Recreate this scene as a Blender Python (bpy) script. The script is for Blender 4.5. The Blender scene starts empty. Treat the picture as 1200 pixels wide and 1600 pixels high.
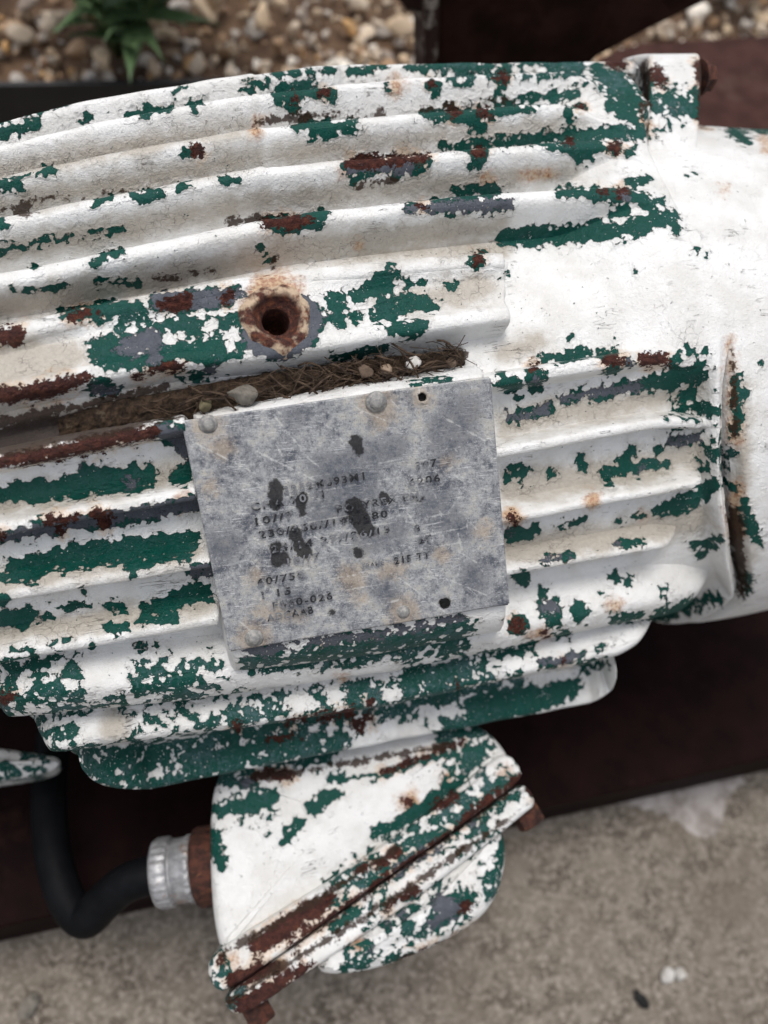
import bpy, bmesh, math, random
import numpy as np
from mathutils import Vector, Matrix, noise as mnoise

random.seed(7); np.random.seed(7)
sc = bpy.context.scene
COL = sc.collection

# ------------------------------------------------------------------ camera
FPX = 1500.0                      # focal length in pixels of a 1200 x 1600 frame
AXC = np.array([5790.0, 757.0, -FPX]); AXC /= np.linalg.norm(AXC)      # motor axis seen in camera space
PITCH = math.radians(60)
RHO = math.asin(FPX * math.tan(PITCH) / math.hypot(5790, 757)) - math.atan2(757, 5790)
UPC = np.array([math.cos(PITCH) * math.sin(RHO), math.cos(PITCH) * math.cos(RHO), math.sin(PITCH)])
BKC = np.cross(UPC, AXC)
W2C = np.column_stack([AXC, BKC, UPC])      # world -> camera rotation
C2W = W2C.T
ELEV = math.radians(57.2)
LD = 0.49                                    # camera to motor axis
ZA = 0.31                                    # height of the motor axis
CAM = np.array([0.0, -LD * math.cos(ELEV), ZA + LD * math.sin(ELEV)])

cam_d = bpy.data.cameras.new('camera'); cam = bpy.data.objects.new('camera', cam_d); COL.objects.link(cam)
M4 = np.eye(4); M4[:3, :3] = C2W; M4[:3, 3] = CAM
cam.matrix_world = Matrix(M4.tolist())
cam_d.sensor_fit = 'VERTICAL'; cam_d.sensor_height = 24.0; cam_d.lens = FPX / 1600 * 24.0
cam_d.clip_start = 0.01; cam_d.clip_end = 200
cam_d.dof.use_dof = True; cam_d.dof.focus_distance = 0.372; cam_d.dof.aperture_fstop = 4.6
sc.camera = cam
sc.cycles.max_bounces = 5; sc.cycles.diffuse_bounces = 3; sc.cycles.glossy_bounces = 2; sc.cycles.transmission_bounces = 2
sc.cycles.use_adaptive_sampling = True; sc.cycles.adaptive_threshold = 0.02

# ------------------------------------------------------------------ light
SUN_EL, SUN_AZ = math.radians(83), math.radians(-40)      # azimuth measured from +Y towards +X
w = bpy.data.worlds.new('World'); sc.world = w; w.use_nodes = True
wn = w.node_tree.nodes; wl = w.node_tree.links
bg = wn['Background']; bg.inputs['Strength'].default_value = 0.15
sky = wn.new('ShaderNodeTexSky'); sky.sky_type = 'NISHITA'; sky.sun_disc = False
sky.sun_elevation = SUN_EL; sky.sun_rotation = SUN_AZ
sky.air_density = 1.0; sky.dust_density = 4.0; sky.ozone_density = 1.0
hs = wn.new('ShaderNodeHueSaturation'); hs.inputs['Saturation'].default_value = 0.35
wl.new(sky.outputs['Color'], hs.inputs['Color']); wl.new(hs.outputs['Color'], bg.inputs['Color'])
sun_d = bpy.data.lights.new('sun', 'SUN'); sun = bpy.data.objects.new('sun', sun_d); COL.objects.link(sun)
sun_d.energy = 1.3; sun_d.angle = math.radians(20); sun_d.color = (1.0, 0.96, 0.9)
sd = Vector((math.sin(SUN_AZ) * math.cos(SUN_EL), math.cos(SUN_AZ) * math.cos(SUN_EL), math.sin(SUN_EL)))
sun.rotation_euler = (-sd).to_track_quat('-Z', 'Y').to_euler()
sc.view_settings.view_transform = 'Standard'; sc.view_settings.look = 'None'
sc.view_settings.gamma = 1.0; sc.view_settings.exposure = 0.14
sc.view_settings.use_curve_mapping = False

# ------------------------------------------------------------------ geometry helpers
def rays(px):
    px = np.atleast_2d(np.asarray(px, float))
    d = np.column_stack([(px[:, 0] - 600) / FPX, -(px[:, 1] - 800) / FPX, -np.ones(len(px))])
    return d @ W2C                       # d is per unit camera depth, rotated to world
def proj(P):
    q = (np.asarray(P, float) - CAM) @ C2W
    z = np.minimum(q[:, 2], -1e-3)
    return np.column_stack([600 + FPX * q[:, 0] / -z, 800 - FPX * q[:, 1] / -z])
def at(px, depth):
    return CAM + rays(px) * np.asarray(depth, float).reshape(-1, 1)
def on_plane(px, p0, n):
    d = rays(px); t = ((np.asarray(p0) - CAM) @ n) / (d @ n)
    return CAM + d * t[:, None]
CD = np.array([-math.cos(ELEV), math.sin(ELEV)])        # (y,z) from axis to camera
CT = np.array([math.sin(ELEV), math.cos(ELEV)])         # (y,z) towards the top of the picture
def cyl(X, phi, r):
    X, phi, r = np.broadcast_arrays(X, phi, r)
    y = r * (np.cos(phi) * CD[0] + np.sin(phi) * CT[0]); z = r * (np.cos(phi) * CD[1] + np.sin(phi) * CT[1])
    return np.stack([X, y, ZA + z], -1)
def polar(P):
    y = P[..., 1]; z = P[..., 2] - ZA
    return P[..., 0], np.arctan2(y * CT[0] + z * CT[1], y * CD[0] + z * CD[1]), np.hypot(y, z)
def sm(e0, e1, x):
    t = np.clip((x - e0) / (e1 - e0), 0, 1); return t * t * (3 - 2 * t)
rad = math.radians
def hit(px, rfun):
    """first point where the pixel's ray meets the surface r = rfun(X, phi); where it misses, the closest pass"""
    d = rays(px); ts = np.linspace(.26, .62, 260)
    P = CAM + d[:, None, :] * ts[None, :, None]
    X, ph, r = polar(P); f = r - rfun(X, ph)
    inside = f < 0; i = np.where(inside.any(1), inside.argmax(1), f.argmin(1)); i = np.clip(i, 1, len(ts) - 1)
    k = np.arange(len(d)); f0, f1 = f[k, i - 1], f[k, i]
    w_ = np.where(inside.any(1), np.clip(f0 / np.where(f0 == f1, 1, f0 - f1), 0, 1), 1.0)
    t = ts[i - 1] + (ts[i] - ts[i - 1]) * w_
    Xo, po, ro = polar(CAM + d * t[:, None])
    return Xo, po
def Xpx(x, y, r=0.138):
    return float(hit([(x, y)], lambda X, p: np.full_like(X, r))[0][0])

RM, RBELL, HF = 0.1385, 0.1365, 0.0125
_sp = [(378, 121), (388, 160), (394, 205), (402, 265), (420, 345), (432, 435)]
_sx = sorted((float(p[0]), float(x[0])) for x, p in (hit([q], lambda X, p: .1385 + .027 * np.exp(-((p - rad(76)) / rad(24)) ** 2)) for q in _sp))
def X400f(ph): return np.interp(ph, [a for a, b in _sx], [b for a, b in _sx])
XSEAM = Xpx(1140, 600); XL = Xpx(-260, 700)
XEAR0, XEAR1 = Xpx(997, 120, .165), Xpx(1088, 115, .165)
def _edge(pts):
    X, p = hit(pts, lambda X, q: .1385 + .027 * np.exp(-((q - rad(76)) / rad(24)) ** 2)); o = np.argsort(p); X, p = X[o], p[o]
    return lambda ph: np.interp(ph, p, X)
XE0 = _edge([(999, 100), (1002, 130), (1006, 165), (1010, 195), (1016, 230)]); XE1 = _edge([(1092, 98), (1096, 140), (1099, 180), (1101, 215)])
def bump_top(X, ph):
    k = 0.027 * np.exp(-((ph - rad(76)) / rad(24)) ** 2)
    return k * (1 - sm(XE0(ph) - .0002, XE0(ph) + .0012, X))
BX = [Xpx(955, 1080, .165), Xpx(1110, 955, .145), Xpx(-30, 1100, .14), Xpx(120, 1190, .165)]
def bump_bot(X, ph):
    k = 0.029 * np.exp(-((ph + rad(75)) / rad(24)) ** 2)
    return k * (1 - sm(BX[0], BX[1], X)) * sm(BX[2], BX[3], X)
# name plate plane: found so that the four corners form a rectangle
PLATE_PX = np.array([(283, 657), (765, 588), (793, 942), (358, 1016)], float)
PH_PLATE = None
def plate_fit():
    best = None
    X, ph = hit([PLATE_PX.mean(0)], lambda X, p: np.full_like(X, .137))
    p0 = cyl(X[0], ph[0], .1380)
    for da in np.linspace(-8, 8, 17):
        for db in (-3.5,):
            f = ph[0] + rad(da)
            n = np.array([math.sin(rad(db)), *(math.cos(rad(db)) * (math.cos(f) * CD + math.sin(f) * CT))])
            Q = on_plane(PLATE_PX, p0, n)
            e = np.roll(Q, -1, 0) - Q; l = np.linalg.norm(e, axis=1); u = e / l[:, None]
            c = sum(abs(u[i] @ u[(i + 1) % 4]) for i in range(4)) + abs(l[0] - l[2]) / l[0] + abs(l[1] - l[3]) / l[1]
            c += 0.004 * (abs(da) + abs(db))
            if best is None or c < best[0]: best = (c, da, db, n, Q, f)
    return p0, best
PL0, _b = plate_fit()
PLN, PLQ, PH_PLATE = _b[3], _b[4], _b[5]
print('PLATE', _b[:3], np.linalg.norm(np.roll(PLQ, -1, 0) - PLQ, axis=1), 'phi', math.degrees(PH_PLATE), 'X', XSEAM, XL, XEAR0, XEAR1)
def Rc(X, ph):
    r = RM + bump_top(X, ph) + bump_bot(X, ph)
    dx = X400f(ph) - X
    r = r - 0.19 * (.5 * (dx + np.sqrt(dx * dx + .004 ** 2))) * np.clip(np.sin(ph - rad(2)), 0, 1) ** 1.0
    q = np.abs(ph - PH_PLATE + rad(2)); flat = (0.1352) / np.cos(np.minimum(q, rad(40)))
    r = np.minimum(r, np.where(q < rad(30), flat, 1.0))
    return r
XA, XB = Xpx(900, 400), Xpx(1050, 400)
_ss = [(1138, 500), (1139, 560), (1142, 620), (1146, 700), (1150, 800), (1156, 880), (1163, 935)]
_sX, _sP = hit(_ss, lambda X, p: np.full_like(X, .1375)); _o = np.argsort(_sP)
def XSf(ph): return np.interp(ph, _sP[_o], _sX[_o])
XSEAM = float(XSf(0.2))
def hfac(X, ph):
    up = 1 - 0.93 * sm(XA, XB, X); xs_ = XSf(ph); lo = 1 - 0.93 * sm(xs_ - .0105, xs_ - .0055, X)
    k = sm(rad(-4), rad(4), ph)
    return k * up + (1 - k) * lo
def Rv(X, ph):
    deep = HF + .0065 * sm(rad(12), rad(32), ph) + 0.006 * np.exp(-((ph + rad(75)) / rad(18)) ** 2)
    return Rc(X, ph) - deep * hfac(X, ph)

def par(o, parent):
    if parent is None: return
    o.parent = parent
    if parent.type == 'EMPTY': o.matrix_parent_inverse = Matrix.Translation(-parent.location)
def new_mesh(name, V, Fa, mat, parent=None, smooth=True):
    me = bpy.data.meshes.new(name)
    V = np.asarray(V, np.float32)
    if isinstance(Fa, np.ndarray):
        n = len(Fa); k = Fa.shape[1]
        me.vertices.add(len(V)); me.vertices.foreach_set('co', V.ravel())
        me.loops.add(n * k); me.loops.foreach_set('vertex_index', Fa.astype(np.int32).ravel())
        me.polygons.add(n); me.polygons.foreach_set('loop_start', np.arange(0, n * k, k, dtype=np.int32))
        me.update(calc_edges=True)
    else:
        me.from_pydata(V.tolist(), [], [list(map(int, f)) for f in Fa]); me.update()
    if smooth: me.polygons.foreach_set('use_smooth', np.ones(len(me.polygons), bool))
    me.materials.append(mat)
    o = bpy.data.objects.new(name, me); COL.objects.link(o)
    par(o, parent)
    return o
def grid_faces(n, m, wrap=False, flip=False):
    i, j = np.meshgrid(np.arange(n - 1), np.arange(m if wrap else m - 1), indexing='ij')
    j2 = (j + 1) % m
    f = np.stack([i * m + j, i * m + j2, (i + 1) * m + j2, (i + 1) * m + j], -1).reshape(-1, 4)
    return f[:, ::-1] if flip else f
def fix_normals(o, sharp=None):
    bm = bmesh.new(); bm.from_mesh(o.data); bmesh.ops.recalc_face_normals(bm, faces=bm.faces); bm.to_mesh(o.data); bm.free()
def bm_obj(name, bm, mat, parent=None, smooth=True):
    bmesh.ops.recalc_face_normals(bm, faces=bm.faces)
    me = bpy.data.meshes.new(name); bm.to_mesh(me); bm.free()
    if smooth: me.polygons.foreach_set('use_smooth', np.ones(len(me.polygons), bool))
    me.materials.append(mat)
    o = bpy.data.objects.new(name, me); COL.objects.link(o)
    par(o, parent)
    return o
def empty(name, loc, label, cat, group=None):
    o = bpy.data.objects.new(name, None); COL.objects.link(o); o.location = loc; o.empty_display_size = .05
    o['label'] = label; o['category'] = cat
    if group: o['group'] = group
    return o
def tag(o, label=None, cat=None, group=None, kind=None):
    for k, v in (('label', label), ('category', cat), ('group', group), ('kind', kind)):
        if v: o[k] = v
    return o
def interp_px(pts, step=3.0):
    """smooth curve through pixel points (Catmull-Rom, resampled)"""
    p = np.array(pts, float)
    if len(p) == 2: p = np.array([p[0], p.mean(0), p[1]])
    q = np.vstack([2 * p[0] - p[1], p, 2 * p[-1] - p[-2]]); out = []
    for i in range(1, len(q) - 2):
        L = np.linalg.norm(q[i + 1] - q[i]); n = max(2, int(L / step))
        t = np.linspace(0, 1, n, endpoint=False)[:, None]
        # centripetal-ish: limit tangents
        m1 = (q[i + 1] - q[i - 1]) / (np.linalg.norm(q[i + 1] - q[i]) + np.linalg.norm(q[i] - q[i - 1])) * L
        m2 = (q[i + 2] - q[i]) / (np.linalg.norm(q[i + 2] - q[i + 1]) + np.linalg.norm(q[i + 1] - q[i])) * L
        out.append((2 * t**3 - 3 * t**2 + 1) * q[i] + (t**3 - 2 * t**2 + t) * m1 + (-2 * t**3 + 3 * t**2) * q[i + 1] + (t**3 - t**2) * m2)
    out.append(p[-1:]); return np.vstack(out)

# ------------------------------------------------------------------ node helper
class NT:
    def __init__(s, name):
        s.m = bpy.data.materials.new(name); s.m.use_nodes = True
        s.t = s.m.node_tree; s.n = s.t.nodes; s.l = s.t.links
        s.b = s.n['Principled BSDF']
        s.co = s.n.new('ShaderNodeTexCoord').outputs['Object']
    def put(s, sock, v):
        if hasattr(v, 'is_output'): s.l.new(v, sock)
        elif isinstance(v, (tuple, list)) and len(v) == 3 and sock.type == 'RGBA': sock.default_value = (*v, 1)
        else: sock.default_value = v
    def math(s, op, a, b=0.0, c=None, clamp=False):
        n = s.n.new('ShaderNodeMath'); n.operation = op; n.use_clamp = clamp
        s.put(n.inputs[0], a); s.put(n.inputs[1], b)
        if c is not None: s.put(n.inputs[2], c)
        return n.outputs[0]
    def vmath(s, op, a, b):
        n = s.n.new('ShaderNodeVectorMath'); n.operation = op
        s.put(n.inputs[0], a)
        if op == 'SCALE': s.put(n.inputs['Scale'], b)
        else: s.put(n.inputs[1], b)
        return n.outputs[0]
    def noise(s, scale, detail=4, rough=.55, co=None, dist=0.0, color=False):
        n = s.n.new('ShaderNodeTexNoise'); n.inputs['Scale'].default_value = scale
        n.inputs['Detail'].default_value = detail; n.inputs['Roughness'].default_value = rough
        n.inputs['Distortion'].default_value = dist
        s.l.new(co or s.co, n.inputs['Vector']); return n.outputs['Color' if color else 'Fac']
    def vor(s, scale, feature='F1', co=None, rand=1.0):
        n = s.n.new('ShaderNodeTexVoronoi'); n.feature = feature; n.inputs['Scale'].default_value = scale
        n.inputs['Randomness'].default_value = rand
        s.l.new(co or s.co, n.inputs['Vector']); return n.outputs['Distance']
    def map(s, scale=(1, 1, 1), rot=(0, 0, 0), loc=(0, 0, 0), co=None):
        n = s.n.new('ShaderNodeMapping'); n.inputs['Scale'].default_value = scale; n.inputs['Rotation'].default_value = rot
        n.inputs['Location'].default_value = loc
        s.l.new(co or s.co, n.inputs['Vector']); return n.outputs['Vector']
    def attr(s, name, color=False):
        n = s.n.new('ShaderNodeAttribute'); n.attribute_name = name; return n.outputs['Color' if color else 'Fac']
    def ss(s, lo, hi, v):
        n = s.n.new('ShaderNodeMapRange'); n.interpolation_type = 'SMOOTHSTEP'
        n.inputs['From Min'].default_value = lo; n.inputs['From Max'].default_value = hi
        s.l.new(v, n.inputs['Value']); return n.outputs['Result']
    def lin(s, lo, hi, v, a=0.0, b=1.0):
        n = s.n.new('ShaderNodeMapRange')
        n.inputs['From Min'].default_value = lo; n.inputs['From Max'].default_value = hi
        n.inputs['To Min'].default_value = a; n.inputs['To Max'].default_value = b
        s.l.new(v, n.inputs['Value']); return n.outputs['Result']
    def mix(s, f, a, b):
        n = s.n.new('ShaderNodeMix'); n.data_type = 'RGBA'
        s.put(n.inputs['Factor'], f); s.put(n.inputs['A'] if False else n.inputs[6], a); s.put(n.inputs[7], b)
        return n.outputs[2]
    def fmix(s, f, a, b):
        n = s.n.new('ShaderNodeMix'); n.data_type = 'FLOAT'
        s.put(n.inputs[0], f); s.put(n.inputs[2], a); s.put(n.inputs[3], b); return n.outputs[0]
    def ramp(s, v, stops):
        n = s.n.new('ShaderNodeValToRGB'); e = n.color_ramp.elements
        while len(e) < len(stops): e.new(0.5)
        for i, (p, c) in enumerate(stops): e[i].position = p; e[i].color = (*c, 1)
        s.l.new(v, n.inputs['Fac']); return n.outputs['Color']
    def bump(s, h, dist=.001, strength=1.0, normal=None):
        n = s.n.new('ShaderNodeBump'); n.inputs['Distance'].default_value = dist; n.inputs['Strength'].default_value = strength
        s.l.new(h, n.inputs['Height'])
        if normal: s.l.new(normal, n.inputs['Normal'])
        return n.outputs['Normal']
    def out(s, color=None, rough=None, normal=None, metal=None, spec=None):
        for k, v in (('Base Color', color), ('Roughness', rough), ('Normal', normal), ('Metallic', metal), ('Specular IOR Level', spec)):
            if v is not None: s.put(s.b.inputs[k], v)
        return s.m

# ------------------------------------------------------------------ materials
def mat_paint():
    s = NT('peeling_paint')
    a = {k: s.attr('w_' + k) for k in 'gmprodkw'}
    n1 = s.noise(170, 3, .6); n2 = s.noise(650, 3, .6); n3 = s.noise(190, 4, .58); n4 = s.noise(1900, 2, .6)
    c = lambda n, k: s.math('MULTIPLY', s.math('SUBTRACT', n, .5), k)
    add = lambda *v: v[0] if len(v) == 1 else s.math('ADD', v[0], add(*v[1:]))
    fl = s.vor(330, 'F1', s.vmath('ADD', s.co, s.vmath('SCALE', s.noise(300, 2, .5, color=True), .003)))
    jag = add(c(n1, 1.7), c(n2, .45), s.math('MULTIPLY', s.math('SUBTRACT', fl, .42), .70))
    gv = add(a['g'], jag, -.01)
    mv = add(s.math('MULTIPLY', a['m'], .8), c(n3, 4.2), s.math('MULTIPLY', s.math('SUBTRACT', fl, .42), 1.1))
    pv = add(a['p'], c(n1, -2.2), c(n2, 1.9), c(n4, .9))
    rv = add(a['r'], .08, c(n1, 1.6), c(n2, -1.5), c(n4, .6))
    fle = s.math('MULTIPLY', s.math('SUBTRACT', s.math('ADD', n2, c(n1, .35)), .735), 14)     # loose chips
    isl = s.math('MULTIPLY', s.math('SUBTRACT', s.math('ADD', s.noise(900, 2, .65), c(n3, .55)), .71), 14)   # white crumbs left on the green
    wv = add(a['w'], s.math('MULTIPLY', jag, 1.0))
    ex = s.math('MAXIMUM', gv, s.math('MAXIMUM', mv, fle))
    ex = s.math('MINIMUM', ex, s.math('MULTIPLY', isl, -1.0))
    ex = s.math('MINIMUM', ex, s.math('MULTIPLY', wv, -1.0))
    exm = s.ss(-.03, .05, ex)
    rm = s.ss(-.04, .06, rv)
    pm = s.math('MULTIPLY', s.ss(-.05, .12, pv), 1.0)
    # white top coat
    wt = s.mix(s.ss(.35, .7, s.noise(60, 3, .6)), (.785, .785, .775), (.68, .67, .645))
    dirt = s.math('MULTIPLY', s.ss(-.9, .7, add(a['d'], c(s.noise(120, 4, .65), 2.2))), .95)  # beige dirt, its colour also darkened to paint shade into the fin valleys
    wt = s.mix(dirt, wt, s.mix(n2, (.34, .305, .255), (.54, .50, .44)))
    # hair cracks, sharper where the coat is old
    wv2 = s.vmath('ADD', s.co, s.vmath('SCALE', s.noise(240, 2, .6, color=True), .006))
    cr = s.vor(230, 'DISTANCE_TO_EDGE', wv2)
    crm = s.math('MULTIPLY', s.math('SUBTRACT', 1.0, s.ss(.004, .022, cr)), s.ss(.57, .72, s.math('ADD', s.noise(75, 3, .6), s.math('MULTIPLY', dirt, .12))))
    lc = s.noise(1.0, 3, .55, co=s.map((34, 300, 300)), dist=.8)
    lcm = s.math('MULTIPLY', s.math('SUBTRACT', 1.0, s.ss(.004, .012, s.math('ABSOLUTE', s.math('SUBTRACT', lc, .5)))), s.ss(.57, .66, s.noise(55, 3, .6)))
    crm = s.math('MAXIMUM', s.math('MULTIPLY', crm, .6), s.math('MULTIPLY', lcm, .9))
    wt = s.mix(s.math('MULTIPLY', crm, .75), wt, (.10, .09, .08))
    # orange bleed
    ob = s.ss(-.7, .55, add(a['o'], c(n1, 2.0), c(n2, 1.0)))
    wt = s.mix(s.math('MULTIPLY', ob, .85), wt, s.mix(s.ss(.4, .62, n2), (.55, .36, .19), (.33, .12, .035)))
    halo = s.math('MULTIPLY', s.ss(-.75, -.05, rv), s.ss(.42, .58, s.noise(80, 3, .6)))
    wt = s.mix(s.math('MULTIPLY', halo, .55), wt, (.62, .40, .22))
    # green coat
    chalk = s.ss(.44, .66, s.math('ADD', s.noise(520, 4, .7, dist=.6), c(s.noise(70, 2, .6), .5)))
    gr = s.mix(s.math('MULTIPLY', chalk, s.fmix(s.ss(-.6, .2, a['m']), .18, .62)), s.mix(s.noise(90, 3, .6), (.0008, .043, .032), (.0015, .070, .054)), (.080, .135, .150))
    pr = s.mix(n3, (.055, .060, .075), (.120, .130, .155))
    gr = s.mix(pm, gr, pr)
    ru = s.ramp(s.noise(380, 4, .7), [(.30, (.020, .007, .006)), (.5, (.060, .018, .013)), (.66, (.105, .034, .020)), (.80, (.22, .085, .035))])
    col = s.mix(exm, wt, gr)
    edge = s.math('MULTIPLY', s.math('MULTIPLY', s.ss(-.10, .0, ex), s.math('SUBTRACT', 1.0, exm)), s.ss(.38, .55, s.noise(130, 2, .6)))
    col = s.mix(s.math('MULTIPLY', edge, .6), col, (.20, .175, .14))
    col = s.mix(rm, col, ru)
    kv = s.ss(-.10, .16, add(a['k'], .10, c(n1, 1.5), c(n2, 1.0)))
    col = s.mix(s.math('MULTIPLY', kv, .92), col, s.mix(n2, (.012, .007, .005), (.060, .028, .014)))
    hgt = s.math('MULTIPLY', exm, -1.0)
    hgt = s.math('SUBTRACT', hgt, s.math('MULTIPLY', s.math('MULTIPLY', exm, pm), .35))
    rh = s.math('MULTIPLY', rm, s.math('ADD', -.25, c(n2, 2.4)))
    hgt = s.math('ADD', hgt, rh)
    hgt = s.math('SUBTRACT', hgt, s.math('MULTIPLY', crm, .5))
    curl = s.math('MULTIPLY', s.math('MULTIPLY', s.ss(-.45, -.03, ex), s.math('SUBTRACT', 1.0, exm)), .45)
    hgt = s.math('ADD', hgt, curl)
    fine = add(c(s.noise(230, 4, .68), 2.1), c(n4, .75), c(n2, 1.0), s.math('MULTIPLY', chalk, s.math('MULTIPLY', exm, .25)))
    nb = s.bump(s.math('ADD', s.math('MULTIPLY', hgt, .85), s.math('MULTIPLY', fine, .40)), .001, 1.0)
    ro = s.fmix(exm, .5, s.fmix(chalk, .42, .65))
    ro = s.fmix(rm, s.fmix(kv, ro, .9), .8)
    return s.out(col, ro, nb, spec=s.fmix(exm, .34, .20))

def mat_simple(name, c1, c2, scale=60, rough=.6, metal=0.0, bumpd=.0005, c3=None, det=4, lo=.35, hi=.65, spec=.4):
    s = NT(name); n = s.noise(scale, det, .65)
    col = s.mix(s.ss(lo, hi, n), c1, c2)
    if c3 is not None: col = s.mix(s.ss(.58, .68, s.noise(scale * .37, 6, .7)), col, c3)
    nb = s.bump(s.math('ADD', n, s.math('MULTIPLY', s.noise(scale * 6, 4, .6), .3)), bumpd, .8)
    return s.out(col, rough, nb, metal, spec)

def mat_plate():
    s = NT('scratched_aluminium')
    k = s.attr('w_k'); o = s.attr('w_o'); h = s.attr('w_s'); d = s.attr('w_d')
    c = lambda n, f: s.math('MULTIPLY', s.math('SUBTRACT', n, .5), f)
    n1 = s.noise(90, 6, .65); n2 = s.noise(900, 5, .7); n3 = s.noise(300, 5, .7); n5 = s.noise(2400, 2, .6)
    base = s.ramp(s.math('ADD', n1, c(n3, .95)), [(.28, (.105, .112, .132)), (.42, (.238, .246, .260)), (.55, (.36, .365, .37)), (.70, (.47, .455, .42))])
    def scr(rot, sc1, lo, hi):
        co = s.map((45, 1500, 1500), rot); n = s.noise(sc1, 2, .5, co=co); msk = s.noise(130, 4, .65)
        return s.math('MULTIPLY', s.ss(lo, hi, n), s.ss(.42, .66, msk))
    PLF = PL_ROT
    sA = scr(PLF[0], 1.0, .60, .70); sB = scr(PLF[1], 1.3, .62, .71); sC = scr(PLF[2], .8, .64, .72)
    ss_ = s.math('MAXIMUM', sA, s.math('MAXIMUM', sB, sC))
    col = s.mix(s.math('MULTIPLY', ss_, .6), base, (.72, .73, .75))
    col = s.mix(s.math('MULTIPLY', s.ss(.54, .70, s.math('ADD', n2, c(n5, .5))), .55), col, (.62, .63, .65))
    col = s.mix(s.math('MULTIPLY', s.math('SUBTRACT', 1.0, s.ss(.32, .45, s.math('ADD', n2, c(n5, .5)))), .55), col, (.055, .062, .085))
    och = s.math('MULTIPLY', s.ss(-.8, .5, s.math('ADD', o, c(n3, 3.0))), .5)
    col = s.mix(och, col, s.mix(n2, (.30, .20, .11), (.45, .36, .26)))
    du = s.math('MULTIPLY', s.ss(-.9, .6, s.math('ADD', d, c(n3, 2.4))), .6)
    col = s.mix(du, col, s.mix(n2, (.05, .055, .07), (.16, .17, .20)))
    hi_ = s.ss(-.35, .25, s.math('ADD', h, c(n3, 2.0)))
    col = s.mix(s.math('MULTIPLY', hi_, .55), col, (.66, .66, .64))
    kk = s.ss(-.10, .12, s.math('ADD', s.math('ADD', k, .12), s.math('ADD', c(n1, 1.2), c(n3, 1.0))))
    col = s.mix(s.math('MULTIPLY', kk, .93), col, s.mix(n2, (.006, .006, .007), (.035, .035, .038)))
    hb = s.math('ADD', s.math('MULTIPLY', ss_, -.8), s.math('ADD', c(n2, 1.0), c(n1, 3.0)))
    nb = s.bump(hb, .00025, .6)
    ro = s.fmix(och, s.fmix(n3, .38, .62), .8)
    me = s.fmix(s.math('MAXIMUM', och, kk), .35, .0)
    return s.out(col, s.fmix(kk, ro, .8), nb, me, s.fmix(kk, .4, .06))
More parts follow.
